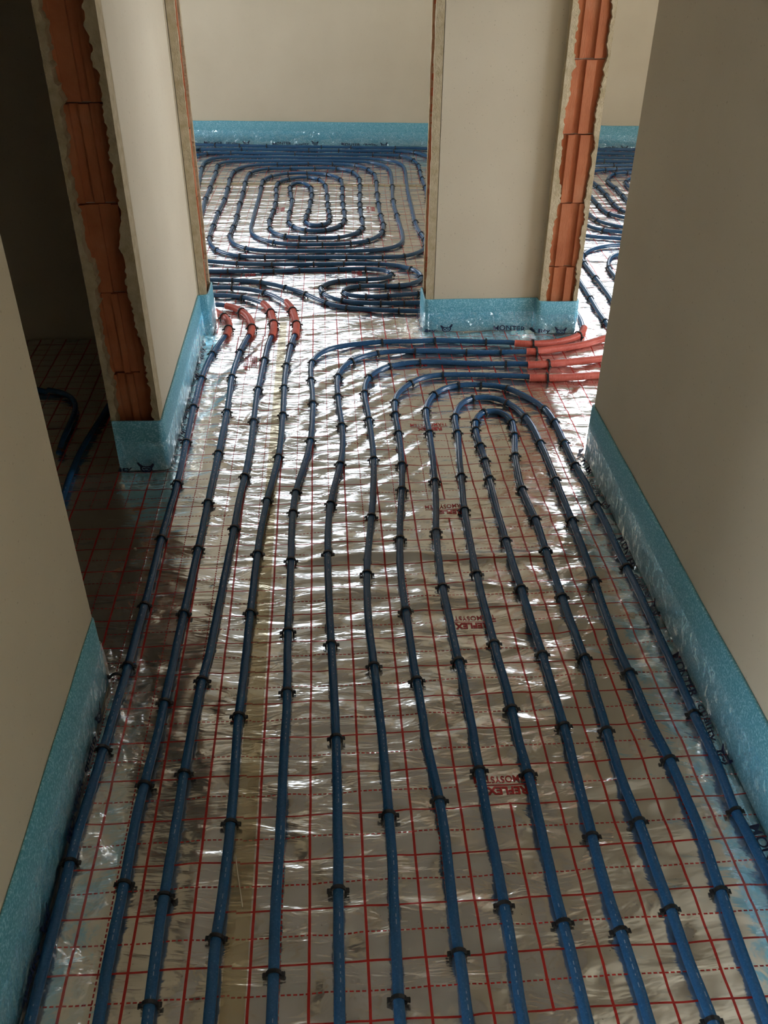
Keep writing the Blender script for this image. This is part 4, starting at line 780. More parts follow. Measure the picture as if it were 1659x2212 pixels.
 'b': [-1.416,4.941,-0.85,5.138,-0.811,5.15,-0.775,5.168,-0.739,5.186,-0.701,5.199,-0.661,5.204,-0.621,5.204,-0.581,5.203,-0.541,5.201,-0.501,5.198,-0.461,5.194,-0.421,5.189,-0.381,5.184,-0.341,5.179,-0.301,5.174,-0.261,5.169,-0.222,5.163,-0.182,5.158,-0.142,5.154,-0.102,5.15,-0.062,5.146,-0.022,5.142,0.018,5.139,0.058,5.136,0.098,5.133,0.139,5.13,0.179,5.127,0.219,5.124,0.259,5.121,0.299,5.117,0.339,5.114,0.379,5.11,0.419,5.106,0.459,5.103,0.499,5.1,0.539,5.097,0.578,5.089,0.614,5.07,0.64,5.04,0.659,5.005,0.672,4.967,0.683,4.928,0.692,4.889,0.698,4.849,0.7,4.809,0.701,4.769,0.7,4.729,0.698,4.689,0.695,4.648,0.693,4.608,0.692,4.568,0.692,4.528,0.692,4.488,0.692,4.448,0.692,4.407,0.693,4.367,0.693,4.327,0.694,4.287,0.693,4.247,0.692,4.206,0.69,4.166,0.687,4.126,0.685,4.086,0.682,4.046,0.68,4.006,0.677,3.966,0.675,3.926,0.674,3.885,0.672,3.845,0.671,3.805,0.67,3.765,0.669,3.725,0.667,3.685,0.652,3.185],
 'c': [-1.467,5.264,-0.867,5.296,-0.828,5.299,-0.788,5.301,-0.749,5.303,-0.709,5.305,-0.67,5.306,-0.63,5.307,-0.59,5.308,-0.551,5.308,-0.511,5.308,-0.471,5.306,-0.432,5.304,-0.392,5.301,-0.353,5.298,-0.313,5.294,-0.274,5.29,-0.235,5.285,-0.195,5.281,-0.156,5.276,-0.117,5.271,-0.077,5.266,-0.038,5.262,0.002,5.257,0.041,5.253,0.08,5.249,0.12,5.245,0.159,5.241,0.199,5.238,0.238,5.235,0.278,5.234,0.318,5.233,0.357,5.232,0.397,5.231,0.436,5.23,0.476,5.228,0.516,5.225,0.555,5.221,0.594,5.215,0.633,5.205,0.67,5.192,0.705,5.173,0.734,5.147,0.757,5.115,0.777,5.08,0.795,5.045,0.813,5.009,0.83,4.974,0.848,4.938,0.87,4.894],
 'd': [-1.135,5.507,-0.887,5.47,-0.848,5.464,-0.808,5.458,-0.768,5.452,-0.729,5.446,-0.689,5.44,-0.649,5.435,-0.61,5.429,-0.57,5.423,-0.53,5.418,-0.49,5.412,-0.451,5.407,-0.411,5.402,-0.371,5.397,-0.331,5.393,-0.291,5.388,-0.251,5.384,-0.211,5.38,-0.172,5.377,-0.132,5.373,-0.092,5.37,-0.052,5.366,-0.012,5.363,0.028,5.36,0.068,5.357,0.108,5.354,0.148,5.35,0.188,5.347,0.228,5.343,0.268,5.34,0.308,5.336,0.348,5.333,0.388,5.329,0.428,5.326,0.468,5.322,0.508,5.319,0.548,5.315,0.588,5.312,0.628,5.308,0.668,5.304,0.707,5.299,0.747,5.294,0.787,5.287,0.826,5.28,0.865,5.271,0.905,5.263,0.905,5.263],
 'l1': [-1.099,3.087,-1.06,3.077,-1.022,3.068,-0.983,3.058,-0.945,3.049,-0.906,3.039,-0.868,3.03,-0.829,3.02,-0.79,3.011,-0.752,3.002,-0.713,2.992,-0.675,2.983,-0.636,2.973,-0.598,2.964,-0.559,2.954,-0.52,2.945,-0.482,2.934,-0.444,2.923,-0.406,2.913,-0.367,2.904,-0.328,2.898,-0.288,2.893,-0.249,2.889,-0.209,2.885,-0.17,2.883,-0.13,2.881,-0.09,2.879,-0.051,2.877,-0.011,2.876,0.029,2.876,0.069,2.876,0.108,2.876,0.148,2.876,0.188,2.875,0.227,2.874,0.267,2.871,0.307,2.867,0.346,2.86,0.384,2.849,0.42,2.833,0.452,2.81,0.48,2.781,0.5,2.747,0.512,2.71,0.512,2.67,0.499,2.633,0.475,2.602,0.441,2.58,0.403,2.569,0.364,2.566,0.324,2.567,0.284,2.569,0.245,2.569,0.205,2.566,0.168,2.554,0.141,2.525,0.142,2.486,0.168,2.457,0.205,2.443,0.244,2.436,0.284,2.435,0.323,2.438,0.363,2.443,0.402,2.45,0.441,2.457,0.48,2.463,0.519,2.468,0.559,2.472,0.598,2.477,0.638,2.483,0.677,2.489,0.716,2.494,0.755,2.5,0.795,2.506,0.834,2.512,0.873,2.517],
 'l2': [-1.098,2.82,-1.058,2.819,-1.018,2.817,-0.979,2.816,-0.939,2.814,-0.899,2.813,-0.859,2.812,-0.82,2.81,-0.78,2.809,-0.74,2.807,-0.7,2.806,-0.661,2.804,-0.621,2.803,-0.581,2.802,-0.541,2.8,-0.502,2.799,-0.462,2.797,-0.422,2.795,-0.382,2.794,-0.342,2.793,-0.303,2.791,-0.263,2.791,-0.223,2.79,-0.183,2.789,-0.144,2.789,-0.104,2.79,-0.064,2.791,-0.024,2.792,0.015,2.794,0.055,2.795,0.095,2.797,0.135,2.799,0.174,2.801,0.214,2.802,0.254,2.8,0.293,2.793,0.33,2.779,0.361,2.754,0.373,2.717,0.355,2.683,0.321,2.664,0.282,2.657,0.242,2.654,0.202,2.653,0.163,2.649,0.124,2.641,0.087,2.626,0.057,2.6,0.038,2.565,0.035,2.526,0.044,2.487,0.063,2.452,0.089,2.423,0.121,2.399,0.157,2.381,0.194,2.368,0.233,2.36,0.273,2.355,0.313,2.353,0.352,2.352,0.392,2.352,0.432,2.353,0.472,2.353,0.511,2.353,0.551,2.353,0.591,2.353,0.631,2.353,0.671,2.354,0.71,2.354,0.75,2.354,0.79,2.354,0.83,2.354,0.87,2.355],
 'l3': [-1.379,2.799,-1.34,2.794,-1.301,2.789,-1.261,2.784,-1.222,2.779,-1.183,2.774,-1.143,2.768,-1.104,2.763,-1.065,2.758,-1.025,2.753,-0.986,2.748,-0.947,2.742,-0.907,2.737,-0.868,2.732,-0.829,2.727,-0.79,2.722,-0.75,2.716,-0.711,2.711,-0.672,2.706,-0.632,2.701,-0.593,2.696,-0.554,2.69,-0.514,2.685,-0.475,2.681,-0.435,2.678,-0.396,2.674,-0.357,2.669,-0.318,2.662,-0.279,2.652,-0.242,2.638,-0.207,2.62,-0.173,2.599,-0.141,2.576,-0.109,2.552,-0.079,2.526,-0.051,2.498,-0.025,2.469,-0,2.438,0.024,2.407,0.05,2.377,0.079,2.349,0.112,2.327,0.148,2.311,0.186,2.3,0.224,2.29,0.263,2.282,0.302,2.274,0.341,2.268,0.38,2.263,0.42,2.259,0.459,2.255,0.499,2.252,0.538,2.249,0.578,2.245,0.617,2.242,0.657,2.238,0.696,2.234,0.736,2.23,0.775,2.226,0.815,2.222,0.854,2.219],
 'r1': [1.857,5.233,2.007,5.225,2.054,5.222,2.102,5.22,2.149,5.217,2.196,5.214,2.244,5.211,2.291,5.207,2.338,5.204,2.386,5.2,2.785,5.173],
 'r2': [1.821,5.126,1.97,5.109,2.023,5.105,2.076,5.099,2.129,5.093,2.183,5.085,2.236,5.078,2.289,5.071,2.342,5.063,2.738,5.008],
 'r3': [1.782,5.003,1.931,4.986,1.984,4.98,2.037,4.974,2.091,4.968,2.144,4.962,2.197,4.955,2.25,4.948,2.303,4.941,2.7,4.891],
 'r4': [1.752,4.884,1.902,4.875,1.956,4.872,2.009,4.869,2.063,4.866,2.116,4.862,2.17,4.858,2.223,4.855,2.276,4.851,2.676,4.825],
 'r5': [1.72,4.746,1.87,4.751,1.917,4.756,1.965,4.758,2.012,4.759,2.06,4.759,2.107,4.759,2.155,4.759,2.202,4.759,2.25,4.759,2.65,4.759],
 'r6': [1.679,4.551,1.823,4.592,1.865,4.62,1.912,4.639,1.96,4.652,2.01,4.659,2.061,4.661,2.111,4.658,2.161,4.654,2.212,4.649,2.612,4.646],
 'r7': [2.338,4.593,2.19,4.567,2.141,4.569,2.092,4.569,2.043,4.565,1.995,4.552,1.954,4.525,1.925,4.485,1.902,4.442,1.883,4.396,1.873,4.348,1.871,4.299,1.874,4.25,1.877,4.2,1.877,4.151,1.876,4.102,1.874,4.052,1.873,4.003,1.873,3.954,1.873,3.905,1.875,3.855,1.878,3.806,1.883,3.406],
 'r8': [2.224,4.556,2.121,4.447,2.076,4.433,2.033,4.412,2.001,4.377,1.982,4.334,1.972,4.287,1.969,4.24,1.968,4.192,1.966,4.144,1.964,4.097,1.962,4.049,1.947,3.649],
 'r9': [1.765,4.634,1.769,4.484,1.769,4.435,1.77,4.385,1.771,4.336,1.774,4.287,1.777,4.238,1.779,4.189,1.779,4.14,1.779,4.091,1.779,4.042,1.776,3.993,1.774,3.944,1.771,3.895,1.769,3.846,1.769,3.797,1.773,3.748,1.787,3.701,1.813,3.659,1.845,3.622,1.973,3.243],
 'r10': [1.705,4.357,1.693,4.208,1.688,4.159,1.683,4.111,1.678,4.062,1.675,4.013,1.674,3.964,1.673,3.916,1.673,3.867,1.672,3.818,1.671,3.769,1.674,3.72,1.684,3.673,1.708,3.63,1.74,3.594,1.777,3.561,1.816,3.532,2.058,3.213],
 'r11': [1.562,3.925,1.572,3.775,1.571,3.726,1.571,3.676,1.573,3.627,1.578,3.578,1.59,3.53,1.612,3.486,1.643,3.448,1.68,3.415,1.721,3.388,1.765,3.367,2.058,3.094],
 'r12': [1.385,3.609,1.487,3.499,1.504,3.452,1.525,3.406,1.558,3.368,1.601,3.343,1.648,3.326,1.696,3.309,1.743,3.291,2.097,3.105],
 'r13': [1.28,3.327,1.422,3.279,1.467,3.257,1.514,3.237,1.562,3.222,1.611,3.21,1.661,3.198,1.71,3.186,2.094,3.074],
 'r14': [1.69,3.107,1.69,3.107,1.641,3.106,1.592,3.102,1.544,3.095,1.497,3.08,1.454,3.057,1.416,3.026,1.383,2.99,1.359,2.948,1.345,2.9,1.339,2.852,1.337,2.803,1.338,2.754,1.339,2.705,1.34,2.656,1.341,2.607,1.342,2.557,1.342,2.508,1.342,2.459,1.342,2.41,1.341,2.361,1.34,2.312,1.339,2.263,1.338,2.214,1.337,2.165,1.333,1.965],
 'r15': [1.624,2.988,1.624,2.988,1.576,2.971,1.529,2.949,1.494,2.912,1.471,2.866,1.454,2.818,1.443,2.768,1.438,2.716,1.439,2.665,1.439,2.614,1.439,2.562,1.439,2.511,1.439,2.459,1.44,2.259],
 'r16': [1.259,2.734,1.259,2.734,1.256,2.683,1.254,2.632,1.253,2.582,1.252,2.531,1.252,2.48,1.251,2.429,1.25,2.379,1.248,2.328,1.246,2.277,1.244,2.227,1.244,2.176,1.245,2.125,1.246,2.075,1.247,2.024,1.248,1.824],
 'd1': [-1.386,1.912,-1.01,1.582,-0.96,1.571,-0.913,1.551,-0.874,1.518,-0.847,1.475,-0.832,1.426,-0.826,1.375,-0.825,1.324,-0.824,1.272,-0.824,1.221,-0.821,1.17,-0.817,1.119],
 'd2': [-0.7,1.645,-0.727,1.346,-0.733,1.298,-0.738,1.249,-0.743,1.2,-0.747,1.151,-0.749,1.102,-0.75,1.053,-0.75,1.004,-0.749,0.955,-0.746,0.906,-0.744,0.857,-0.736,0.458],
}
SLEEVES = {
 's1': [-0.425,2.287,-0.408,2.263,-0.391,2.239,-0.375,2.214,-0.364,2.187,-0.356,2.159,-0.351,2.13,-0.349,2.1,-0.35,2.071,-0.353,2.041,-0.356,2.012],
 's2': [-0.381,2.344,-0.356,2.329,-0.334,2.31,-0.316,2.287,-0.3,2.263,-0.286,2.237,-0.275,2.21,-0.267,2.182,-0.261,2.154,-0.256,2.125,-0.253,2.096,-0.254,2.067,-0.257,2.038,-0.261,2.009],
 's3': [-0.22,2.365,-0.206,2.337,-0.195,2.308,-0.187,2.278,-0.18,2.247,-0.175,2.217,-0.17,2.186,-0.166,2.155,-0.164,2.123,-0.163,2.092,-0.164,2.061,-0.166,2.03,-0.169,1.999],
 's4': [-0.12,2.38,-0.11,2.353,-0.1,2.325,-0.093,2.297,-0.087,2.268,-0.082,2.239,-0.078,2.21,-0.074,2.181,-0.071,2.152,-0.069,2.123,-0.069,2.094,-0.07,2.065,-0.071,2.036,-0.074,2.006],
 's5': [0.814,1.89,0.843,1.884,0.872,1.88,0.901,1.879,0.931,1.881,0.96,1.886,0.989,1.893,1.016,1.904,1.043,1.917,1.068,1.933,1.09,1.952,1.109,1.975,1.122,2.001,1.133,2.029],
 's6': [0.846,1.81,0.877,1.808,0.908,1.813,0.938,1.82,0.969,1.828,0.999,1.836,1.03,1.844,1.059,1.853,1.089,1.865,1.117,1.878,1.144,1.893,1.172,1.909],
 's7': [0.827,1.685,0.857,1.687,0.886,1.689,0.916,1.692,0.945,1.696,0.974,1.701,1.003,1.706,1.032,1.711,1.061,1.716,1.09,1.721,1.119,1.727],
 's8': [0.812,1.577,0.841,1.574,0.87,1.572,0.898,1.571,0.927,1.572,0.956,1.573,0.985,1.575,1.014,1.578,1.042,1.581,1.071,1.584],
}
CLIPS = {
 'p1': [0.08, 0.216, 0.456, 0.672, 0.9, 1.144, 1.396, 1.68, 1.968, 2.184, 2.432, 2.7],
 'p2': [0.644, 0.832, 1.064, 1.288, 1.564, 1.844, 2.128, 2.356, 2.628, 2.928, 3.152, 3.372],
 'p3': [0.632, 0.876, 1.0, 1.348, 1.6, 1.844, 2.196, 2.472, 3.072, 3.336, 3.608, 3.8],
 'p4': [0.596, 0.764, 1.036, 1.188, 1.396, 1.58, 1.764, 1.976, 2.256, 2.508, 2.772, 3.016, 3.36, 3.636, 3.868],
 'p5': [0.784, 1.008, 1.196, 1.404, 1.62, 1.984, 2.14, 2.328, 2.588, 2.9, 3.008, 3.24, 3.524, 3.724, 4.368],
 'p6': [0.656, 0.796, 0.932, 1.136, 1.288, 1.416, 1.56, 1.724, 1.94, 2.192, 2.416, 2.66, 3.02, 3.312, 3.668],
 'p7': [0.564, 0.728, 1.06, 1.184, 1.312, 1.444, 1.644, 1.908, 2.228, 2.492, 2.84, 3.252, 3.608],
 'p8': [0.544, 0.936, 1.084, 1.248, 1.34, 1.472, 1.676, 1.82, 2.072, 2.38, 2.624, 2.956, 3.268],
 'p9': [1.28, 1.58, 1.9, 2.176, 2.424, 2.688, 2.988, 3.152, 3.276, 3.4, 3.484, 3.584, 3.776, 3.876, 4.02, 4.16, 4.384, 4.688, 5.212, 5.468],
 'p10': [1.24, 1.564, 1.744, 1.956, 2.224, 2.528, 2.712, 2.984, 3.1, 3.26, 3.396, 3.512, 3.692, 3.92, 4.14, 4.416, 4.756, 5.012, 5.312],
 'p11': [1.22, 1.412, 1.688, 1.912, 2.16, 2.372, 2.692, 2.8, 2.892, 3.0, 3.056, 3.136, 3.276, 3.368, 3.5, 3.696, 3.856, 4.008, 4.208, 4.432, 4.656, 4.888, 5.072, 5.264],
 'l3': [1.008, 1.148, 1.284, 1.412, 1.556, 1.664, 1.896],
 'l2': [0.688, 0.908, 1.032, 1.22, 1.352, 1.512, 1.66, 1.796, 1.916, 1.992, 2.116, 2.292, 2.396],
 'l1': [0.748, 0.92, 1.124, 1.272, 1.444, 1.616, 1.748, 1.912, 1.976, 2.096, 2.216, 2.336, 2.436, 2.576],
 'a': [2.36, 5.28, 5.488, 5.588, 5.704, 5.9, 6.012, 6.192, 6.432, 6.6, 6.728, 6.892, 7.1, 7.308, 7.552, 7.82, 8.068, 8.28, 8.472, 8.84, 9.048, 9.212, 9.372, 9.512, 9.636, 9.832, 10.104, 10.308, 10.544, 10.712, 10.84, 11.016, 11.12, 11.268, 11.392, 11.528, 12.648, 12.8, 12.92, 13.044, 13.168, 13.308, 13.464, 13.66, 13.848, 14.004, 14.156, 14.328, 14.424, 14.544, 14.652, 14.748, 14.832, 15.028, 15.272, 15.432, 15.556, 15.832, 15.98, 16.124, 16.32, 16.42, 16.532, 16.656, 16.748, 16.84, 16.944, 17.076, 17.252, 17.484, 17.628, 17.724, 17.852, 17.968, 18.108, 18.24, 18.42, 18.572, 18.752, 18.9, 19.072, 19.152, 19.248, 19.36, 19.516, 19.58, 19.752, 19.936, 20.044, 20.244, 20.444, 20.6, 20.78, 20.924, 21.068, 21.232, 21.376, 21.544, 21.78, 22.0, 22.236, 22.484, 22.688, 22.832, 23.08, 24.436, 24.724, 25.04, 26.784, 26.96, 27.332, 27.58],
 'b': [0.74, 0.908, 1.36, 1.904, 2.096, 2.264, 2.4, 2.564, 2.74, 2.944, 3.184],
 'd': [0.424, 0.604, 0.8, 1.196, 1.408, 1.728],
 'c': [0.692, 0.984, 1.464, 1.676, 2.068, 2.216],
 'r4': [0.236],
 'r5': [0.304],
 'r6': [0.272, 0.356],
 'r7': [0.28, 0.388, 0.576, 0.756, 0.92],
 'r9': [0.408, 0.588, 0.792, 0.908],
 'r10': [0.536, 0.704],
 'r11': [0.392],
 'r12': [0.32],
 'r14': [0.392, 0.516, 0.72],
 'r16': [0.368, 0.636],
 'r15': [0.32],
 'r8': [0.348],
}

def pts2(a): return [Vector((a[i], a[i + 1])) for i in range(0, len(a), 2)]
def catmull(p, sub):
    out = []
    n = len(p)
    for i in range(n - 1):
        a, b, c, d = p[max(i - 1, 0)], p[i], p[i + 1], p[min(i + 2, n - 1)]
        for k in range(sub):
            t = k / sub
            out.append(0.5 * ((2 * b) + (c - a) * t + (2 * a - 5 * b + 4 * c - d) * t * t + (3 * b - a - 3 * c + d) * t ** 3))
    out.append(p[-1])
    return out
def tube(name, path, zc, r, sides, mat, parent=None, rfun=None, origin=None):
    V, F, UV = [], [], []
    s = 0.0
    for i, p in enumerate(path):
        d = (path[min(i + 1, len(path) - 1)] - path[max(i - 1, 0)]).normalized()
        n = Vector((d.y, -d.x))
        if i: s += (p - path[i - 1]).length
        rr = r * (rfun(s) if rfun else 1)
        z = zc(p, s) if callable(zc) else zc
        for j in range(sides):
            a = 2 * math.pi * j / sides
            V.append((p.x + n.x * math.cos(a) * rr, p.y + n.y * math.cos(a) * rr, z + math.sin(a) * rr))
            UV.append((s, j / sides))
        if i:
            for j in range(sides):
                a, b = sides * i + j, sides * i + (j + 1) % sides
                F.append((a - sides, b - sides, b, a))
    F += [tuple(range(sides)), tuple(range(len(V) - 1, len(V) - sides - 1, -1))]
    o = mesh(name, V, F, mat, parent, True)
    uv = o.data.uv_layers.new(name='UVMap')
    for poly in o.data.polygons:
        wrap = any(v % sides == sides - 1 for v in poly.vertices) and len(poly.vertices) == 4
        for li, vi in zip(poly.loop_indices, poly.vertices):
            u, w = UV[vi]
            if wrap and w == 0: w = 1.0
            uv.data[li].uv = (u, w)
    return o
ZP, RP = 0.0122, 0.0100
ORD = ['', 'second', 'third', 'fourth', 'fifth', 'sixth', 'seventh', 'eighth']
LAB = {'p1': 'blue heating pipe hugging the left corridor wall, entering a red sleeve at its far end'}
for i, k in enumerate(('p2', 'p3', 'p4')): LAB[k] = 'blue heating pipe, %s from the left corridor wall, ending in a red sleeve' % ORD[i + 1]
LAB['p5'] = 'blue heating pipe, fifth from the left wall, bending right beside the blue-wrapped pier'
for i, k in enumerate(('p6', 'p7', 'p8')): LAB[k] = 'blue heating pipe, %s from the left wall, bending right into a red sleeve' % ORD[i + 5]
LAB['p9'] = 'blue pipe forming the outermost of three hairpins, returning beside the right wall'
LAB['p10'] = 'blue pipe forming the middle one of three nested corridor hairpins'
LAB['p11'] = 'blue pipe forming the innermost tight hairpin in the corridor'
LAB['a'] = 'blue pipe wound into the large double oval spiral on the far room floor'
LAB['b'] = 'blue pipe third from the far wall, turning down at the spiral\'s right side'
LAB['c'] = 'blue pipe second from the far wall behind the oval spiral'
LAB['d'] = 'blue pipe closest to the far wall behind the oval spiral'
LAB['l1'] = 'blue pipe making the wider hairpin between the oval spiral and the far opening'
LAB['l2'] = 'blue pipe making the S-shaped bend nested inside the wider hairpin'
LAB['l3'] = 'blue pipe curving diagonally across the far opening in front of the hairpins'
RO = ['closest to', 'second from', 'third from', 'fourth from', 'fifth from', 'sixth from']
for i in range(1, 7): LAB['r%d' % i] = 'straight blue pipe %s the far wall in the right-hand room' % RO[i - 1]
LAB['r7'] = 'blue pipe bending round just in front of the straight runs in the right-hand room'
LAB['r8'] = 'short blue pipe bend peeking out beside the right corridor wall edge'
LAB['r15'] = 'blue pipe with a tight round bend beside the sharp hairpin past the right doorway'
for i, w in zip((9, 10, 11, 12, 13), ('first', 'second', 'third', 'fourth', 'fifth')): LAB['r%d' % i] = '%s of five gently curved blue pipes counted from the right-hand room far wall' % w
LAB['r14'] = 'blue pipe with a sharp hairpin corner just beyond the right doorway'
LAB['r16'] = 'straight blue pipe lying diagonally on glaring foil beyond the right doorway'
LAB['d1'] = 'curved pipe barely visible on the dark left room floor'
LAB['d2'] = 'straight pipe barely visible beside the dark brick jamb'
GRP = lambda k: 'corridor heating pipes' if k[0] == 'p' else 'right room heating pipes' if k[0] == 'r' else 'dark room heating pipes' if k in ('d1', 'd2') else 'far room heating pipes'
PATH = {}
for k, a in PIPES.items():
    p = catmull(pts2(a), 2)
    PATH[k] = p
    sleeved = {'p1': 's1', 'p2': 's2', 'p3': 's3', 'p4': 's4', 'p5': 's5', 'p6': 's6', 'p7': 's7', 'p8': 's8'}.get(k)
    if sleeved:
        sp = pts2(SLEEVES[sleeved])
        zc = lambda q, s, sp=sp: ZP + 0.0042 * max(0.0, 1 - max(0.0, min((q - w).length for w in sp) - 0.02) / 0.12)
    else:
        zc = ZP
    tag(tube('heating_pipe', p, zc, RP, 12, M_PIPE), LAB[k], 'pipe', GRP(k))

SLAB = {'s1': 'short red sleeve curving behind the left wall corner', 's2': 'red sleeve with the sharpest bend, second from the left wall corner',
        's3': 'red sleeve arched over the third corridor pipe at the far opening', 's4': 'red sleeve arched over the fourth corridor pipe at the far opening',
        's5': 'red corrugated sleeve touching the blue-wrapped pier at the right doorway', 's6': 'red corrugated sleeve second from the blue-wrapped pier',
        's7': 'red corrugated sleeve third from the blue-wrapped pier', 's8': 'red corrugated sleeve farthest from the blue-wrapped pier'}
for k, a in SLEEVES.items():
    p = pts2(a)
    if k in ('s6', 's7', 's8'): p = p + [p[-1] + (p[-1] - p[-2]).normalized() * 0.12]
    base = catmull(p, 4)
    dense = densify(base, 0.0013)
    # start of ribs: the corridor end
    rf = lambda s: 1 + 0.045 * math.cos(s * 2 * math.pi / 0.0052)
    SL_ = tube('pipe_sleeve', dense, ZP + 0.0042, 0.0140, 14, M_SLEEVE, None, rf)
    tag(SL_, SLAB[k], 'pipe sleeve', 'red protective pipe sleeves')

# ------------------------------------------------------------------ clips
def clip_mesh():
    V, F = [], []
    w = 0.0028
    def strap(poly, t, ww):            # poly in (x, z); strap of thickness t, half width ww
        b0 = len(V)
        n = len(poly)
        for i, p in enumerate(poly):
            p = Vector(p)
            d = (Vector(poly[min(i + 1, n - 1)]) - Vector(poly[max(i - 1, 0)])).normalized()
            nn = Vector((-d.y, d.x)) * t / 2
            for (sx, sy) in ((1, -1), (1, 1), (-1, 1), (-1, -1)):
                q = p + nn * sx
                V.append((q.x, sy * ww, q.y))
            if i:
                for j in range(4):
                    a, b = b0 + 4 * i + j, b0 + 4 * i + (j + 1) % 4
                    F.append((a - 4, b - 4, b, a))
        F.append((b0, b0 + 1, b0 + 2, b0 + 3))
        e = b0 + 4 * (n - 1)
        F.append((e + 3, e + 2, e + 1, e))
    R = 0.0122
    arc = [(-R * 0.98, 0.001), (-R * 1.02, 0.006)] + [(R * math.cos(a), ZP + R * math.sin(a)) for a in [math.pi - i * math.pi / 8 for i in range(9)]] + [(R * 1.02, 0.006), (R * 0.98, 0.001)]
    strap(arc, 0.0030, w)
    for s in (-1, 1):
        strap([(s * 0.0112, 0.0105), (s * 0.0150, 0.0112), (s * 0.0180, 0.0100)], 0.0032, 0.0034)   # ear
        strap([(s * 0.0172, 0.0118), (s * 0.0186, 0.0085)], 0.0030, 0.0036)                         # knob at its tip
        strap([(s * 0.0122, 0.0085), (s * 0.0146, 0.0040), (s * 0.0136, 0.0012)], 0.0016, 0.0016)    # barb
    me = bpy.data.meshes.new('pipe_clip')
    me.from_pydata(V, [], F)
    me.materials.append(M_CLIP)
    return me
CM = clip_mesh()
CLAB = {'p1': 'black plastic clip on the pipe hugging the left corridor wall',
        'p2': 'black plastic clip on the second pipe from the left corridor wall', 'p3': 'black plastic clip on the third pipe from the left corridor wall',
        'p4': 'black plastic clip on the fourth pipe from the left corridor wall', 'p5': 'black plastic clip on the fifth pipe from the left corridor wall',
        'p6': 'black plastic clip on the sixth pipe from the left corridor wall', 'p7': 'black plastic clip on the seventh pipe from the left corridor wall',
        'p8': 'black plastic clip on the eighth pipe from the left corridor wall', 'p9': 'black plastic clip on the outermost corridor hairpin',
        'p10': 'black plastic clip on the middle corridor hairpin', 'p11': 'black plastic clip on the innermost corridor hairpin',
        'a': 'small black clip on the oval spiral pipe', 'b': 'small black clip on the third pipe from the far wall',
        'c': 'small black clip on the second pipe from the far wall', 'd': 'small black clip on the pipe closest to the far wall',
        'l1': 'small black clip on the wider hairpin past the far opening', 'l2': 'small black clip on the S-shaped pipe past the far opening',
        'l3': 'small black clip on the diagonal pipe across the far opening'}
def along(path, s):
    for a, b in zip(path, path[1:]):
        l = (b - a).length
        if s <= l or l == 0: return a.lerp(b, s / l if l else 0), (b - a).normalized()
        s -= l
    return path[-1], (path[-1] - path[-2]).normalized()
NUM = ['first', 'second', 'third', 'fourth', 'fifth', 'sixth', 'seventh', 'eighth', 'ninth', 'tenth', 'eleventh', 'twelfth', 'thirteenth', 'fourteenth', 'fifteenth', 'sixteenth', 'seventeenth', 'eighteenth']
HP = {'p9': 'outermost', 'p10': 'middle', 'p11': 'innermost'}
allc = []
for k, ss in CLIPS.items():
    sl = pts2(SLEEVES['s' + k[1:]]) if k[0] == 'p' and k not in HP else None
    rec = []
    for s in sorted(ss):
        p, d = along(PATH[k], s)
        rec.append([math.hypot(p.x - 0.066, p.y + 1.413), k, p, d, bool(sl) and min((p - w).length for w in sl) < 0.02, None])
    if k in HP:
        apex = max(range(len(rec)), key=lambda i: rec[i][2].y)
        rec[apex][5] = 'black clip at the very top of the %s corridor hairpin bend' % HP[k]
        for i, r in enumerate(rec):
            if i != apex: r[5] = 'black clip, %s from the bend, on the %s leg of the %s corridor hairpin' % (NUM[abs(i - apex) - 1], 'inner' if i < apex else 'wall-side', HP[k])
    elif k[0] == 'p':
        on = [i for i, r in enumerate(rec) if r[4]]
        first, last = (min(on), max(on)) if on else (0, -1)
        which = CLAB[k].replace('black plastic clip on ', '').replace('the pipe hugging the left corridor wall', 'the pipe hugging the left wall').replace('left corridor wall', 'left wall').replace('the pipe hugging the', 'pipe hugging').replace('from the left wall', 'from left wall')
        for i, r in enumerate(rec):
            if r[4]: r[5] = 'black clip, %s around red sleeve of %s' % (NUM[last - i], which)
            elif i > last: r[5] = 'black clip, %s from red sleeve, on %s' % (NUM[i - last - 1], which)
            else: r[5] = 'black clip, %s beyond red sleeve, on %s' % (NUM[first - i - 1], which)
    elif k in ('l1', 'l2', 'l3', 'b', 'c', 'd'):
        for i, r in enumerate(rec): r[5] = CLAB[k].replace('small ', '').replace('the ', '') + ', %s from its left end' % NUM[i]
    else:
        for r in rec: r[5] = CLAB.get(k, 'small black clip on a pipe in the right-hand room')
    allc += rec
allc.sort(key=lambda t: t[0])
rest = []
for n, (dist, k, p, d, slv, lab) in enumerate(allc):
    ang = math.atan2(-d.x, d.y) + random.uniform(-0.06, 0.06)
    sc = 1.38 if slv else random.uniform(0.97, 1.05)
    if n >= 300:
        rest.append((p, ang))
        continue
    o = bpy.data.objects.new('pipe_clip', CM)
    C.objects.link(o)
    o.location = (p.x, p.y, 0.0)
    o.rotation_euler = (0, 0, ang)
    o.scale = (sc, sc * (1.15 if not slv else 0.9), sc)
    tag(o, lab, 'pipe clip', 'pipe clips in the ' + ('corridor' if k[0] == 'p' else 'right-hand room' if k[0] == 'r' else 'far room'))
if rest:
    V, F = [], []
    bv, bf = [v.co.copy() for v in CM.vertices], [tuple(q.vertices) for q in CM.polygons]
    for p, ang in rest:
        b = len(V)
        c, s = math.cos(ang), math.sin(ang)
        V += [(p.x + q.x * c - q.y * s, p.y + q.x * s + q.y * c, q.z) for q in bv]
        F += [tuple(i + b for i in q) for q in bf]
    tag(mesh('far_pipe_clips', V, F, M_CLIP), 'tiny black clips on the most distant pipes by the far wall', 'pipe clips', None, 'stuff')

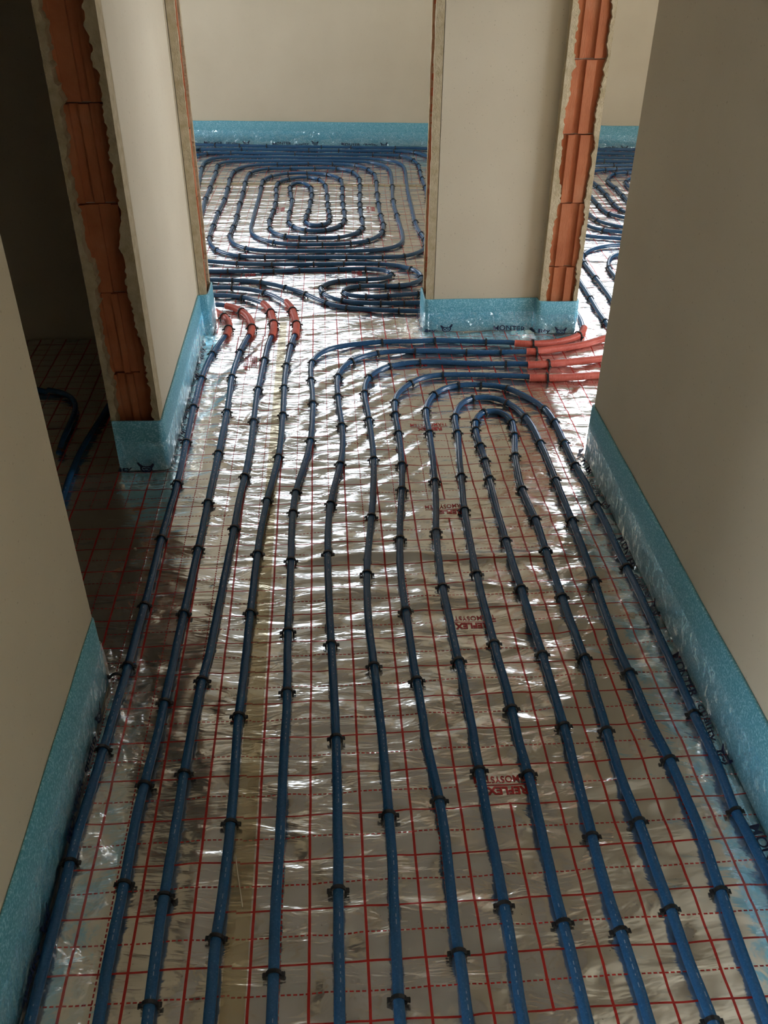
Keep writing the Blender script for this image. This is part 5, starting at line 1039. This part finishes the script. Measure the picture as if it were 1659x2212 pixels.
# ------------------------------------------------------------------ loose bits
lc = bpy.data.objects.new('loose_pipe_clip', CM)
C.objects.link(lc)
lc.location = (-0.452, 0.085, 0.010)
lc.rotation_euler = (0.15, 0.5, 0.35)
tag(lc, 'loose black clip lying between the left foam strip and the nearest pipe', 'pipe clip')
def crumb(x, y, r, seed, label):
    rnd = random.Random(seed)
    bm = bmesh.new()
    bmesh.ops.create_icosphere(bm, subdivisions=2, radius=r)
    for v in bm.verts:
        v.co *= rnd.uniform(0.75, 1.2)
        v.co.z *= 0.6
    me = bpy.data.meshes.new('plaster_crumb')
    bm.to_mesh(me)
    bm.free()
    o = link('plaster_crumb', me, M_CRUMB)
    o.location = (x, y, float(relief(x, y)) + 0.0012 + r * 0.45)
    tag(o, label, 'crumb', 'plaster crumbs on the foil')
crumb(-0.581, 0.921, 0.0075, 1, 'pale plaster crumb on the dark foil in front of the left brick jamb')
crumb(0.812, 0.247, 0.0075, 2, 'round plaster crumb between the last two pipes by the right wall')
crumb(-0.49, 0.60, 0.004, 3, 'tiny plaster crumb on the foil at the dark doorway')

def straw(pts, r, label):
    cu = [Vector(p) for p in pts]
    V, F = [], []
    for i, p in enumerate(cu):
        d = (cu[min(i + 1, len(cu) - 1)] - cu[max(i - 1, 0)]).normalized()
        n = Vector((d.y, -d.x, 0)).normalized()
        u = n.cross(d)
        for a in range(5):
            t = 2 * math.pi * a / 5
            q = p + n * math.cos(t) * r + u * math.sin(t) * r
            V.append(tuple(q))
        if i:
            for a in range(5):
                k, l = 5 * i + a, 5 * i + (a + 1) % 5
                F.append((k - 5, l - 5, l, k))
    F += [(4, 3, 2, 1, 0), tuple(range(len(V) - 5, len(V)))]
    tag(mesh('straw', V, F, M_CRUMB, None, True), label, 'straw')
def on(x, y, dz=0.004): return (x, y, float(relief(x, y)) + dz)
straw([on(-0.140, -0.385, 0.007), on(-0.134, -0.42, 0.008), on(-0.127, -0.455), on(-0.120, -0.49)], 0.0012, 'thin pale straw lying on the seam tape beside the fourth pipe')
